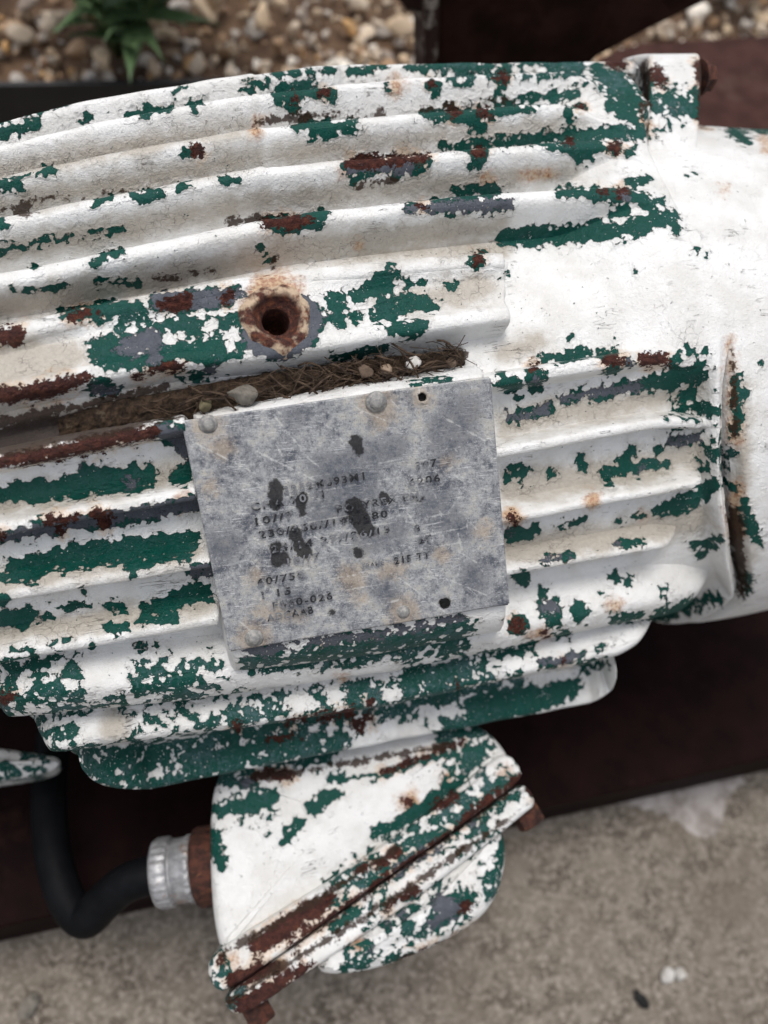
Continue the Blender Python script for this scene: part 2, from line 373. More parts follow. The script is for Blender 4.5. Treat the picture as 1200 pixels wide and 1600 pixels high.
# ------------------------------------------------------------------ wear of the paint, patch by patch
# kind: g green coat bare, m mottled, p grey primer, r rust, o orange bleed, d old dirty coat with fin-valley shade painted in, k black-brown grime, w white left
WEAR = {
'g': """
0,208,9 48,196,9;128,186,6 140,183,6;198,178,4 216,176,4;228,173,6 266,168,5;300,162,6 316,160,3;280,140,3 300,138,2;60,170,3 100,165,3
385,138,8 410,130,9;435,148,13 480,136,13 455,160,9;505,147,10 520,150,8;430,117,4 520,110,5;545,112,3 600,104,4
470,197,7 513,201,13 488,212,9;548,198,14;0,290,10 27,290,9;35,276,3 82,265,4;290,240,7
0,350,8;150,315,4 172,310,5;200,304,4 245,300,6 226,310,4;280,292,4 302,290,3;345,284,5 375,282,5
550,262,14 600,258,14 640,262,13 665,252,9 620,274,7;556,278,9
160,398,7 190,393,5;150,416,5;55,420,5;20,456,3 100,449,5;155,440,5 215,439,5;0,388,6 60,380,4 195,358,3
425,350,12 460,352,14 492,346,14 503,335,8;405,388,5 421,406,7
640,108,6 700,104,9 760,104,10;680,135,11;730,130,8;783,120,14 786,136,8;603,135,5;915,131,4
935,112,12 962,128,18 986,160,15 958,168,12 990,188,8;850,100,9 905,106,10 880,95,6;818,97,6
820,152,6 870,150,9 900,152,6;665,178,8 700,181,11 742,180,11 800,170,9;745,197,13;828,170,9;888,170,9 890,182,8;905,163,7
690,231,5 780,219,8 880,212,9 960,206,11 1005,206,10;700,165,4 800,157,5
860,228,9 900,230,13 932,228,13 905,248,7;962,232,9;984,238,5;738,262,7 755,240,13;715,300,8 740,296,11 772,298,9;985,286,8 1012,280,6
640,325,7 700,324,12 760,322,12 797,318,9;875,298,6 920,303,9 980,306,13 1012,316,10 1032,312,6;960,336,9 978,325,9
790,373,14 850,369,15 920,362,15 975,357,14 1022,345,13 1052,340,11;1058,357,6;1005,360,9;1080,275,3;1090,390,3 1102,397,2;993,425,3
100,496,10 180,486,14 214,480,8;250,470,15 300,470,17 345,465,15 376,460,10;155,545,18 200,540,18 250,530,18 260,560,15 160,565,14
270,512,13 340,508,12 376,500,10;270,548,16 340,552,19 382,542,14;330,580,8 300,590,5;150,606,13 180,611,10
470,470,18 486,500,20 470,530,20 440,552,15 402,546,13 385,520,10
500,447,12;520,456,13 527,482,15 532,505,10;560,460,11 600,442,15 610,430,9 608,420,8;600,482,18 640,472,16 682,476,8;590,495,11;555,496,9
612,512,6 636,516,14 658,508,11;637,443,6;660,446,4;690,442,3 712,444,3;745,408,14;520,561,6 562,552,7 600,543,4;490,540,3;640,600,4 700,590,4;775,430,3 790,425,3
250,672,14 278,682,16 290,704,12;262,660,9
5,772,14 60,766,18 120,760,21 170,750,20 232,745,15;150,742,14 130,738,10;205,758,14;282,748,13 292,730,10
0,842,7 60,827,11 150,814,11 250,797,13 302,787,12
20,886,13 100,872,18 200,860,20 292,850,19;60,900,8 10,905,8;200,885,8 290,870,10
308,892,12 326,890,11;4,938,10;130,925,3;205,900,4
0,966,14 30,966,14 50,958,8;90,950,5 132,945,6;60,963,5 80,960,4;175,946,7 197,951,6;230,956,11 250,946,14 290,931,16 322,926,13;225,968,8 272,965,8;85,1006,6 106,1001,6;170,986,5 196,984,5;20,1016,3 42,1013,3
15,1036,4;55,1026,4;145,1010,4;220,1012,4;247,1008,4
785,596,13 802,602,12;837,592,16;810,620,5;790,650,8 822,650,8 850,640,13 856,630,6;880,622,8 940,612,10 1000,602,12 1050,592,13 1088,580,15 1100,568,9;1078,548,7 1098,552,8
848,555,3 880,560,8 910,552,9 962,550,7;965,536,4;886,528,3;985,567,9;950,586,7 966,576,6;1056,562,8;1058,631,9 1076,620,6 1085,605,6;1066,636,8 1120,641,7
1050,690,9 1086,685,10;1030,703,6;905,715,6 911,726,4;985,705,9 975,722,11;940,738,7 1000,731,8 1042,725,5;865,742,4;950,756,5;795,745,10 822,736,10;815,760,5
1100,700,5;1115,715,6 1128,708,9;1130,730,5;1028,796,8 1060,789,14 1090,776,11 1116,757,9;870,826,4 900,816,5 912,812,4;970,816,4 1002,805,3;800,836,13 832,831,10;965,850,6 1002,848,5;850,873,5 890,868,5;1085,851,7 1110,850,8 1126,843,6;1095,866,6
810,904,9 822,910,6;850,918,6 846,935,4;815,905,10;859,950,17 866,968,12;903,955,15;807,975,15;980,905,10 955,903,5;960,968,6 1000,962,6;752,1032,6 765,1018,7 800,1018,6 831,1005,5;820,1020,4 838,1026,4 847,1036,7;850,1036,8 880,1031,9 906,1025,7;870,993,5 883,990,5;910,1041,8 942,1038,7;940,1010,4;936,925,4;1040,920,5;1037,931,4
1025,966,9 1050,956,9 1080,946,10 1122,936,9;750,1112,25 820,1096,22 880,1079,16 903,1068,9
1150,590,7 1156,620,10 1150,670,5;1160,790,9 1175,830,10 1186,845,5;1168,900,9 1165,925,8;1142,760,6;1190,570,3;1195,700,2
1045,155,10 1066,166,13 1091,176,10 1090,145,9;1012,118,6 1016,150,7 1030,180,6;1120,182,11 1160,190,13 1205,196,15;1142,201,8 1160,214,8 1168,222,5
335,1265,8 370,1261,12 402,1256,14 430,1240,8;335,1300,10 341,1340,10 345,1356,6;490,1266,10 510,1246,12 532,1240,6;455,1300,8 471,1286,8 441,1315,5;415,1303,6;520,1215,8 600,1206,8 700,1176,5;690,1215,5
590,1302,8 622,1287,12 662,1266,12 692,1241,10 722,1216,9;735,1182,16 760,1165,10;383,1222,11
775,1362,8 786,1312,6;690,1412,17 712,1420,15 680,1442,14 732,1400,12;640,1445,8;578,1478,8;605,1446,8;630,1430,10;540,1512,8 572,1500,10;500,1516,5;600,1500,4 640,1490,6
560,1385,10 600,1360,10;650,1320,9 690,1300,9;760,1235,8 800,1222,8;520,1450,6 560,1420,7""",
'm': """
20,1060,22,.1 100,1052,24,.1;60,1085,18,.1 0,1080,14,.1;230,1072,20,.1 282,1060,22,.15 312,1050,14,.1;260,1082,12,.1 332,1080,8,.1;90,1102,14,.1 150,1096,14,.1 182,1100,9,0;225,1035,8,0 252,1032,8,0;330,1040,10,0 340,1052,8,0
20,1130,20,.0 80,1142,22,.0 125,1152,16,-.1;200,1150,16,-.35 330,1135,18,-.2;140,1130,20,-.8 300,1105,18,-.9
120,1190,24,.45 250,1188,26,.4 400,1168,24,.45 480,1160,20,.45;160,1215,26,.35 300,1205,24,.35 380,1200,22,.35;330,1150,10,.3 600,1105,10,.3
400,1032,18,.3 500,1018,22,.35 600,1005,20,.4 700,996,26,.45 718,980,16,.4;470,1050,10,.0 600,1030,12,.1
370,1112,22,.15 450,1098,16,.1 560,1078,20,.25 650,1062,22,.45 722,1050,20,.4;600,1110,16,.4 700,1080,16,.35 760,1062,14,.2;740,1040,12,-.1
700,1142,22,.5 760,1125,20,.45;750,1062,12,.0 802,1066,10,.0;350,1182,22,.5 440,1172,24,.5 530,1162,24,.5 552,1172,14,.5
700,108,12,.0 800,104,12,-.05 900,106,12,.0;960,130,22,.1;1015,140,14,-.2 1020,190,12,-.2;1060,165,18,.0
530,1395,20,.05 660,1310,22,.05 800,1222,22,.05;560,1420,14,-.2 760,1290,14,-.1;690,1415,34,-.25 600,1460,22,-.4;770,1380,16,0;560,1500,16,-.2
360,1560,20,.3 340,1500,12,0;40,1195,30,-.6;0,1205,14,0 60,1212,8,.2;1115,715,24,-.25;300,540,50,-.45 220,520,30,-.3;1080,640,30,-.6;400,1255,24,-.3;730,1200,24,-.1;0,1105,14,.2 60,1170,14,.2""",
'p': """
545,262,9 600,262,10 640,265,9;640,325,9 700,323,13 760,321,13 797,318,11;975,306,9
250,470,15 300,470,17 345,465,15 376,460,10;195,546,14 236,530,17 242,555,10;330,575,10;470,470,19 488,500,22 470,530,22 440,552,17 402,546,13 385,520,10;150,606,11 180,611,9
0,737,8 100,723,7 200,705,5;250,670,12 278,682,15 290,704,13;205,758,10;0,842,8 60,827,12 150,814,12 250,797,14 302,787,13;308,892,12 326,890,11
360,1020,10 500,1001,11 600,986,10 718,966,9;355,1015,8 335,970,6;290,660,5
880,622,8 940,612,10 995,604,8;790,650,8 822,650,8 850,640,13;985,567,8;837,592,9;1050,690,8 1086,685,9;850,873,5 890,868,5;800,836,7;965,850,5;859,952,15;852,1036,7 880,1031,8 906,1025,6;1000,731,5
690,1412,16 712,1420,13 680,1442,12;578,1478,7;605,1446,8;630,1430,8;400,1547,13 424,1530,8;383,1222,10;690,1320,7 620,1360,6;740,1290,7""",
'r': """
462,152,6;508,145,7;308,235,9;785,120,7;674,130,4;958,96,9 968,99,10;708,177,9;758,174,10;905,164,6
550,252,9 600,252,10 668,246,7;890,221,5;962,230,9;750,237,8;660,323,7;942,300,5;972,300,8;745,405,8
415,350,8 460,347,9 484,346,6;0,525,9 28,520,12 25,536,8;110,497,6 136,490,7;155,490,4;255,476,9 290,470,10;355,463,10;215,590,4;240,576,8 282,570,8
0,618,11 50,614,14 100,602,11 136,590,6;0,720,8 60,712,12 150,692,12 236,676,9;80,813,8 116,808,6;150,801,7 170,808,6;165,816,8;95,827,6;0,836,7;5,1093,9 16,1090,7
370,1136,6;450,1126,3 490,1122,3 546,1112,6;560,1131,10 576,1125,8;420,1156,3 470,1150,3;715,1070,5;580,1098,4;400,1212,6 450,1212,7
835,573,5;950,563,6 972,563,7;1010,563,9 1036,562,9;802,810,8;807,976,9;882,1034,4;852,990,5;1027,115,12 1031,130,8;1095,100,9 1099,160,5 1101,190,7
635,1253,8;400,1482,13 440,1452,17 490,1422,15 522,1400,7;560,1362,6 622,1332,6;680,1260,6 712,1245,7;450,1482,3 560,1402,4 700,1303,4 812,1216,7;370,1532,15 422,1512,9;380,1572,17 442,1532,12 482,1510,8;730,1418,10;630,1502,6 700,1477,8 752,1446,6;600,1420,5 650,1390,5;345,1500,6;460,1490,5;405,1505,5;830,1235,10
720,1160,3 600,1205,3""",
'o': """
400,206,8;620,135,12;395,135,4;540,268,5 600,258,5;820,275,6 860,270,4;760,280,10;590,98,4;405,190,8;430,470,46;410,445,16 440,440,14;390,470,12;270,578,9;285,786,14;560,380,4
927,783,10;802,812,14;962,945,8;830,995,4 850,990,5;1140,535,4 1143,600,6 1145,690,7;1148,760,8 1150,830,14;535,1060,4;360,1500,12;440,1510,8;560,1475,10;640,1253,14;700,1215,9;790,1205,8
1005,190,8 1015,200,8;1190,200,5 1200,230,6;1130,295,3;1003,805,3;505,1005,3""",
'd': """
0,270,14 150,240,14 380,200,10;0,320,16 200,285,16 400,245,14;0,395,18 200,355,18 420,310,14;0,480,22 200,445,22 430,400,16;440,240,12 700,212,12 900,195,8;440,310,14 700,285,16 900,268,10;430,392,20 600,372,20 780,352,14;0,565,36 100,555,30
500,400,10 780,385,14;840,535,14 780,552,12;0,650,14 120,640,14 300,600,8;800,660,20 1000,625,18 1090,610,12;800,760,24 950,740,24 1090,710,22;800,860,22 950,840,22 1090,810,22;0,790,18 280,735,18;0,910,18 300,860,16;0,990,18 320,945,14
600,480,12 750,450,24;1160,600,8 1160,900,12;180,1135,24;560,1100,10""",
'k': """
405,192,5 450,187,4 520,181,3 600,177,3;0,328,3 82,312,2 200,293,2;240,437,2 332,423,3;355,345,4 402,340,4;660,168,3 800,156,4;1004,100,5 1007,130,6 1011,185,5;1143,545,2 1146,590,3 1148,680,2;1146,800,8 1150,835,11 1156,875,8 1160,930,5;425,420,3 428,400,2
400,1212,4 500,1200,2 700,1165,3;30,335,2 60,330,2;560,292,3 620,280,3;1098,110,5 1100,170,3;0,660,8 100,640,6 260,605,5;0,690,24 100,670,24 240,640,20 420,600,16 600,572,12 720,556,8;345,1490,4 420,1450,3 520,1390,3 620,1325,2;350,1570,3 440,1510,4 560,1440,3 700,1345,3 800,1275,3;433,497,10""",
'w': """
430,460,12 520,440,14;100,505,7 130,512,5;155,1075,18 170,1070,14;150,1140,20 190,1130,18;400,1068,8 500,1058,10 620,1045,8;465,1098,18;525,1086,16;610,1083,14;560,1185,26 640,1160,26;600,1150,20 665,1150,14;420,582,12 480,570,8;265,530,9;330,510,9;365,520,5 360,545,4
0,560,20 110,555,20;450,1500,12 470,1490,10;600,1330,12;560,1400,14;620,1390,12 700,1340,10;800,1260,6"""}
PLATE_WEAR = {
'k': """557,690,8 560,705,5;430,758,7 433,790,8 430,775,9;470,780,7 472,800,5;553,790,13 565,815,15 578,830,8;600,778,7;560,800,10;460,835,9 475,860,8;432,855,8 430,880,8 440,872,10;540,812,2;520,958,2;660,780,2;560,865,3;695,943,5""",
'o': """595,650,18 605,645,12;345,700,16;700,720,6;550,903,20;690,868,9;600,895,8 625,890,8;590,630,24;630,957,22;397,998,24;325,665,20;757,830,12;405,955,6 470,962,5;400,900,10;330,760,10;560,935,6;660,622,14""",
's': """400,705,2 495,752,2;430,690,1.5 440,712,1.5;485,835,2 530,862,2.5;480,715,2 497,728,1.5;650,745,2 660,752,1.5;710,742,2 727,755,3;360,790,1.5 430,800,1;300,690,1 400,740,1.5;620,900,1 700,960,1.5;640,880,1 760,930,1;700,800,1.5 730,760,1;420,640,1 470,700,1;690,650,1 760,690,1;560,640,1 610,660,1
400,762,.2 540,735,.2 720,698,.2;385,787,.2 560,757,.2 720,728,.2;395,810,.2 560,782,.2 710,754,.2;400,830,.2 560,803,.2 640,788,.2;410,852,.2 560,826,.2 720,800,.2;430,874,.2 600,846,.2 725,825,.2;440,895,.2 600,868,.2 730,846,.2;400,925,.2 560,897,.2;410,945,.2 600,912,.2;420,962,.2 560,938,.2""",
'd': """460,650,14;500,730,18 620,700,16;700,680,30 730,640,20;560,760,30 500,800,20;620,830,14;560,855,14 600,845,10;350,850,20;680,790,24 720,830,14;460,940,16;600,925,16;740,900,20;530,770,40"""}

_r = random.Random(21)
for _i in range(90):
    _x, _y = _r.uniform(290, 780), _r.uniform(610, 1000); _a = rad(_r.choice([28, 35, -55, -40, 15, 62]) + _r.gauss(0, 22)); _l = _r.uniform(5, 34)
    PLATE_WEAR['s'] += ';%.0f,%.0f,%.1f %.0f,%.0f,.3' % (_x, _y, _r.uniform(-.2, .7), _x + math.cos(_a) * _l, _y + math.sin(_a) * _l)
def parse(txt):
    out = []
    for line in txt.replace('\n', ';').split(';'):
        line = line.strip()
        if line: out.append([tuple(float(v) for v in q.split(',')) for q in line.split()])
    return out
def field(px, chains, lo=-2.0, hi=1.0, unit=20.0):
    """signed distance (in 20 px units) to chains of round capsules, positive inside"""
    f = np.full(len(px), lo)
    for ch in chains:
        a = np.array(ch); x0, x1 = a[:, 0].min() - 60, a[:, 0].max() + 60; y0, y1 = a[:, 1].min() - 60, a[:, 1].max() + 60
        idx = np.nonzero((px[:, 0] > x0) & (px[:, 0] < x1) & (px[:, 1] > y0) & (px[:, 1] < y1))[0]
        if not len(idx): continue
        q = px[idx]
        for i in range(max(1, len(ch) - 1)):
            A = np.array(ch[i]); B = np.array(ch[min(i + 1, len(ch) - 1)])
            ab = B[:2] - A[:2]; L = ab @ ab
            t = np.clip(((q - A[:2]) @ ab) / L, 0, 1) if L > 0 else np.zeros(len(q))
            dd = np.linalg.norm(q - (A[:2] + t[:, None] * ab), axis=1); r = A[2] + (B[2] - A[2]) * t
            v = (r - dd) / unit
            if len(ch[0]) > 3: v = np.minimum(v, A[3] + (B[3] - A[3]) * t)
            f[idx] = np.maximum(f[idx], v)
    return np.clip(f, lo, hi)
_s0, _s1 = PLATE_WEAR['s'].split('\n', 1)
_thin = lambda q: '%s,%s,%.2f' % (*q.split(',')[:2], float(q.split(',')[2]) * .4)
PLATE_WEAR['s'] = ';'.join(' '.join(_thin(q) for q in ch.split()) for ch in _s0.split(';')) + '\n' + _s1
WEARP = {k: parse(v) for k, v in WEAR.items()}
PWEARP = {k: parse(v) for k, v in PLATE_WEAR.items()}
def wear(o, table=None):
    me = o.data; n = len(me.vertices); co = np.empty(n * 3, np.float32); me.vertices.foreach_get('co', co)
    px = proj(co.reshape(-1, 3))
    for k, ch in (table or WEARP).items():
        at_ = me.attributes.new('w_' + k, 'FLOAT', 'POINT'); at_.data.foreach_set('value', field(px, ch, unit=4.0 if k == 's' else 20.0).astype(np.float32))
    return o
# ------------------------------------------------------------------ materials in use
# plate axes (needed by the scratch mapping)
_ex = (PLQ[1] - PLQ[0]); _ex /= np.linalg.norm(_ex); _ey = np.cross(PLN, _ex)
def _rot(deg):
    a = rad(deg); X_ = math.cos(a) * _ex + math.sin(a) * _ey; Z_ = PLN; Y_ = np.cross(Z_, X_)
    R = Matrix((X_.tolist(), Y_.tolist(), Z_.tolist()))      # rows: new axes -> maps world to local
    return tuple(R.to_euler())
PL_ROT = [_rot(-38), _rot(33), _rot(-8)]
PAINT = mat_paint(); PLATE = mat_plate()
RUST = mat_simple('rusted_steel', (.022, .008, .006), (.085, .028, .016), 260, .85, 0, .0012, (.16, .065, .03))
MAROON = mat_simple('maroon_paint', (.0062, .0021, .0020), (.012, .0042, .0038), 35, .7, 0, .0006, (.018, .008, .006), spec=.06)
BROWN = mat_simple('brown_primer', (.040, .018, .015), (.062, .029, .024), 40, .8, 0, .0008, (.075, .042, .034), spec=.1)
BLACKST = mat_simple('black_steel', (.006, .006, .007), (.014, .014, .016), 40, .4, 0, .0003, (.03, .03, .034), spec=.5)
DARKPOST = mat_simple('weathered_dark_steel', (.013, .006, .0045), (.034, .0145, .010), 30, .8, 0, .001, (.05, .034, .024), spec=.08)
RUBBER = mat_simple('black_rubber', (.0022, .0026, .0036), (.0045, .005, .0065), 90, .6, 0, .0003, spec=.12)
ALU = mat_simple('dull_aluminium', (.30, .30, .31), (.46, .46, .47), 200, .5, .5, .0005, (.33, .24, .19))
RIVET = mat_simple('rivet_metal', (.22, .22, .22), (.36, .35, .33), 500, .55, .3, .0006, (.26, .19, .13))
PEB = {}
def stone_mat(name, a, b): return mat_simple(name, a, b, 180, .85, 0, .0008)

# ------------------------------------------------------------------ generic builders
PT_S = np.array([0, .2, .36, .48, .57, .65, .72, .79, .86, .93, 1.0]); PT_H = np.array([1, .99, .96, .90, .79, .61, .39, .18, .04, -.02, -.25])
SS = np.concatenate([-np.linspace(1, 0, 23), np.linspace(0, 1, 23)[1:]])
PP = np.interp(np.abs(SS), PT_S, PT_H)
def lumpy(P, amp, sc_):
    out = np.empty(len(P))
    for i, p in enumerate(P): out[i] = mnoise.noise(Vector((p[0] * sc_, p[1] * sc_, p[2] * sc_)))
    return out * amp
def fin(pts, wu, wd, parent, tr=22, tl=0, hs=1.0, over=0.0, name='cooling_fin', step=4.0, wend=1.0):
    c = interp_px(pts, step); X, ph = hit(c, lambda X, p: Rc(X, p) + over)
    d = np.concatenate([[0], np.cumsum(np.linalg.norm(np.diff(c, axis=0), axis=1))]); n = len(X)
    tap = np.ones(n); wsc = np.ones(n)
    if tr: e = sm(0, 1, (d[-1] - d) / tr); tap *= np.sqrt(np.clip(e, 0, 1)); wsc *= (1 - wend) + wend * (0.35 + .65 * np.sqrt(e))
    if tl: e = sm(0, 1, d / tl); tap *= np.sqrt(np.clip(e, 0, 1)); wsc *= 0.35 + .65 * np.sqrt(e)
    jit = np.array([mnoise.noise(Vector((v * 60, pts[0][1] * .37, 0))) for v in X]) * .0007
    rc = Rc(X, ph) + over + jit + .0009 * (1 - sm(392, 401, c[:, 0] - (pts[-1][1] - 90) * .10)) * (c[0, 1] < 560)
    s = SS[None, :]; wv = np.where(s > 0, wu, wd) * .86 * wsc[:, None]
    phi = ph[:, None] + s * wv / rc[:, None]
    rv = Rv(X[:, None] + 0 * phi, phi)
    crest = rv + (rc[:, None] - rv) * hs
    k = PP[None, :] * tap[:, None] + (-.25) * (1 - tap[:, None])
    r = rv + np.maximum(crest - rv, .0015) * k
    r[:, 0] -= .003; r[:, -1] -= .003
    P = cyl(X[:, None] + 0 * phi, phi, r)
    o = new_mesh(name, P.reshape(-1, 3), grid_faces(n, len(SS)), PAINT, parent)
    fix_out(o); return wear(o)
def fix_out(o):
    """make the normals of an open sheet point towards the camera side"""
    me = o.data; c = np.array(me.polygons[len(me.polygons) // 2].center); nn = np.array(me.polygons[len(me.polygons) // 2].normal)
    if nn @ (CAM - c) < 0: me.flip_normals()
def chaikin(p, n=2):
    p = np.array(p, float)
    for _ in range(n):
        q = np.roll(p, -1, 0); p = np.stack([.75 * p + .25 * q, .25 * p + .75 * q], 1).reshape(-1, 2)
    return p
def resample(p, n):
    q = np.vstack([p, p[:1]]); d = np.concatenate([[0], np.cumsum(np.linalg.norm(np.diff(q, axis=0), axis=1))])
    t = np.linspace(0, d[-1], n, endpoint=False)
    return np.column_stack([np.interp(t, d, q[:, 0]), np.interp(t, d, q[:, 1])])
def pillow(name, outline, p0, nrm, depth, mat, parent, bevel=.004, crown=0.0, rings=30, n=220, smooth_it=2, flare=0.0, do_wear=True):
    """solid with the given outline on the plane (p0,nrm), rounded rim, extruded back along -nrm"""
    nrm = np.array(nrm, float); nrm /= np.linalg.norm(nrm)
    ol = resample(chaikin(outline, smooth_it), n)
    Q = on_plane(ol, p0, nrm); ctr = Q.mean(0)
    rad_ = Q - ctr; L = np.linalg.norm(rad_, axis=1, keepdims=True); u = rad_ / L
    # inward direction that follows the outline (so thin shapes keep an even bevel)
    tng = np.roll(Q, -1, 0) - np.roll(Q, 1, 0); tng /= np.linalg.norm(tng, axis=1, keepdims=True)
    inw = np.cross(nrm, tng); inw *= np.sign((inw * -rad_).sum(1, keepdims=True) + 1e-9)
    rowsv = []
    core = Q + inw * bevel
    for k in range(1, rings + 1):
        f = k / rings
        rowsv.append(ctr + (core - ctr) * f + nrm * crown * (1 - f ** 2.2))
    for a in (20, 40, 60, 80, 90):
        rowsv.append(core - inw * bevel * math.sin(rad(a)) - nrm * bevel * (1 - math.cos(rad(a))))
    m = 5
    for k in range(1, m + 1):
        f = k / m
        rowsv.append(Q - nrm * (bevel + (depth - bevel) * f) - inw * flare * f)
    V = np.vstack([ctr[None] + nrm * crown] + rowsv + [(Q - nrm * depth).mean(0)[None]])
    nr = len(rowsv); Fq = grid_faces(nr, n, wrap=True) + 1
    faces = [tuple(f) for f in Fq]; last = 1 + (nr - 1) * n
    for j in range(n):
        faces.append((0, 1 + j, 1 + (j + 1) % n)); faces.append((len(V) - 1, last + (j + 1) % n, last + j))
    o = new_mesh(name, V, faces, mat, parent); fix_normals(o)
    return wear(o) if do_wear else o
def lathe(name, prof, base, axis, mat, parent, seg=48, mod=None, smooth=True, cap0=True):
    """prof: list of (radius, height); axis unit vector"""
    axis = np.array(axis, float); axis /= np.linalg.norm(axis)
    e1 = np.cross(axis, [0.3, .5, .81]); e1 /= np.linalg.norm(e1); e2 = np.cross(axis, e1)
    th = np.linspace(0, 2 * math.pi, seg, endpoint=False); V = []
    for i, (r, h) in enumerate(prof):
        rr = r * np.ones(seg) if mod is None else r * (1 + mod(i, th))
        V.append(np.array(base) + h * axis + rr[:, None] * (np.cos(th)[:, None] * e1 + np.sin(th)[:, None] * e2))
    V = np.vstack(V); f = [tuple(q) for q in grid_faces(len(prof), seg, wrap=True)]
    if cap0 and prof[0][0] > 1e-6: f.append(tuple(range(seg)))
    if prof[-1][0] > 1e-6: f.append(tuple(range((len(prof) - 1) * seg, len(prof) * seg)))
    o = new_mesh(name, V, f, mat, parent, smooth); fix_normals(o); return o
def tube(name, path, r, mat, parent=None, seg=16, caps=True):
    P = np.array(path, float); T = np.gradient(P, axis=0); T /= np.linalg.norm(T, axis=1, keepdims=True)
    r = np.broadcast_to(np.asarray(r, float), (len(P),))
    u = np.cross(T[0], [.31, .77, .55]); u /= np.linalg.norm(u); V = []
    th = np.linspace(0, 2 * math.pi, seg, endpoint=False)
    for i in range(len(P)):
        u = u - T[i] * (u @ T[i]); u /= np.linalg.norm(u); v = np.cross(T[i], u)
        V.append(P[i] + r[i] * (np.cos(th)[:, None] * u + np.sin(th)[:, None] * v))
    V = np.vstack(V); f = [tuple(q) for q in grid_faces(len(P), seg, wrap=True)]
    if caps: f += [tuple(range(seg)), tuple(range(len(V) - seg, len(V)))]
    if name is None: return V, f
    o = new_mesh(name, V, f, mat, parent); fix_normals(o); return o
def smooth3(pts, n=60):
    p = np.array(pts, float); t = np.linspace(0, len(p) - 1, n); out = []
    for x in t:
        i = min(int(x), len(p) - 2); f = x - i
        a, b, c, d = p[max(i - 1, 0)], p[i], p[i + 1], p[min(i + 2, len(p) - 1)]
        out.append(.5 * ((2 * b) + (-a + c) * f + (2 * a - 5 * b + 4 * c - d) * f * f + (-a + 3 * b - 3 * c + d) * f ** 3))
    return np.array(out)
def box_obj(name, x0, x1, y0, y1, z0, z1, mat, parent=None, bev=.003):
    bm = bmesh.new(); bmesh.ops.create_cube(bm, size=1.0)
    for v in bm.verts: v.co = ((x0 + x1) / 2 + v.co.x * (x1 - x0), (y0 + y1) / 2 + v.co.y * (y1 - y0), (z0 + z1) / 2 + v.co.z * (z1 - z0))
    bmesh.ops.bevel(bm, geom=bm.edges[:], offset=bev, segments=3, affect='EDGES', profile=.5)
    return bm_obj(name, bm, mat, parent, smooth=False)

# ------------------------------------------------------------------ the setting
ZB = 0.10
YF = float(on_plane([(600, 1317.5)], (0, 0, ZB), np.array([0, 0, 1.]))[0, 1])
YR = float(on_plane([(150, 127)], (0, 0, ZB), np.array([0, 0, 1.]))[0, 1])
print('YF', YF, 'YR', YR)
UPV = np.array([0, 0, 1.])
def ground_px(px, z): return on_plane([px], (0, 0, z), UPV)[0]

def mat_concrete():
    s = NT('worn_concrete'); n = s.noise(28, 8, .7); n2 = s.noise(260, 6, .7); n3 = s.noise(7, 5, .6)
    n4 = s.noise(95, 5, .7)
    col = s.mix(s.ss(.32, .68, n), (.082, .066, .050), (.200, .170, .136))
    col = s.mix(s.math('MULTIPLY', s.ss(.46, .58, n4), .75), col, (.265, .230, .190))
    col = s.mix(s.math('MULTIPLY', s.ss(.50, .62, n2), .75), col, (.40, .35, .30))
    col = s.mix(s.math('MULTIPLY', s.ss(.50, .66, n3), .55), col, (.115, .088, .066))
    col = s.mix(s.math('MULTIPLY', s.math('SUBTRACT', 1.0, s.ss(.30, .38, n2)), .8), col, (.035, .03, .026))
    nb = s.bump(s.math('ADD', s.math('MULTIPLY', n, 2.0), n2), .0018, .8)
    return s.out(col, .88, nb)
CONC = mat_concrete()
SOIL = mat_simple('brown_soil', (.055, .030, .017), (.135, .082, .048), 45, .95, 0, .006)
new_ground = new_mesh('ground', [(-40, -40, 0), (40, -40, 0), (40, 40, 0), (-40, 40, 0)], [(0, 1, 2, 3)], CONC, None, False)
tag(new_ground, 'worn grey brown concrete slab below the steel base', kind='structure')
# soil bed under the gravel
nx, ny = 90, 70
gx = np.linspace(-1.6, 2.2, nx); gy = np.linspace(YR + .008, YR + 2.4, ny); GX, GY = np.meshgrid(gx, gy, indexing='ij')
GZ = np.array([[mnoise.noise(Vector((a * 5, b * 5, 0))) * .012 + mnoise.noise(Vector((a * 19, b * 19, 3))) * .005 for b in gy] for a in gx]) + ZB - .022
soil = new_mesh('soil_bed', np.stack([GX, GY, GZ], -1).reshape(-1, 3), grid_faces(nx, ny), SOIL)
fix_out(soil); tag(soil, 'brown soil bed under the gravel', kind='structure')

# steel base
base = empty('steel_base_frame', (0, 0, 0), 'dark maroon painted steel base with rusty edge under the motor', 'steel base')
box_obj('deck_plate', -.95, .95, YF, .16, ZB - .012, ZB, MAROON, base, .002)
box_obj('front_web', -.95, .95, YF + .004, YF + .014, .002, ZB - .0125, MAROON, base, .001)
box_obj('rear_web', -.95, .95, .145, .157, .002, ZB - .0125, MAROON, base, .001)
edging = box_obj('black_edging', -1.8, 2.2, YR - .006, YR, .0, ZB + .002, BLACKST, None, .0015)
tag(edging, 'black steel edging strip holding back the gravel', 'edging')
# ------------------------------------------------------------------ the motor
motor = empty('electric_motor', (0, 0, ZB), 'old ribbed electric motor with white paint peeling to green and rust', 'motor')
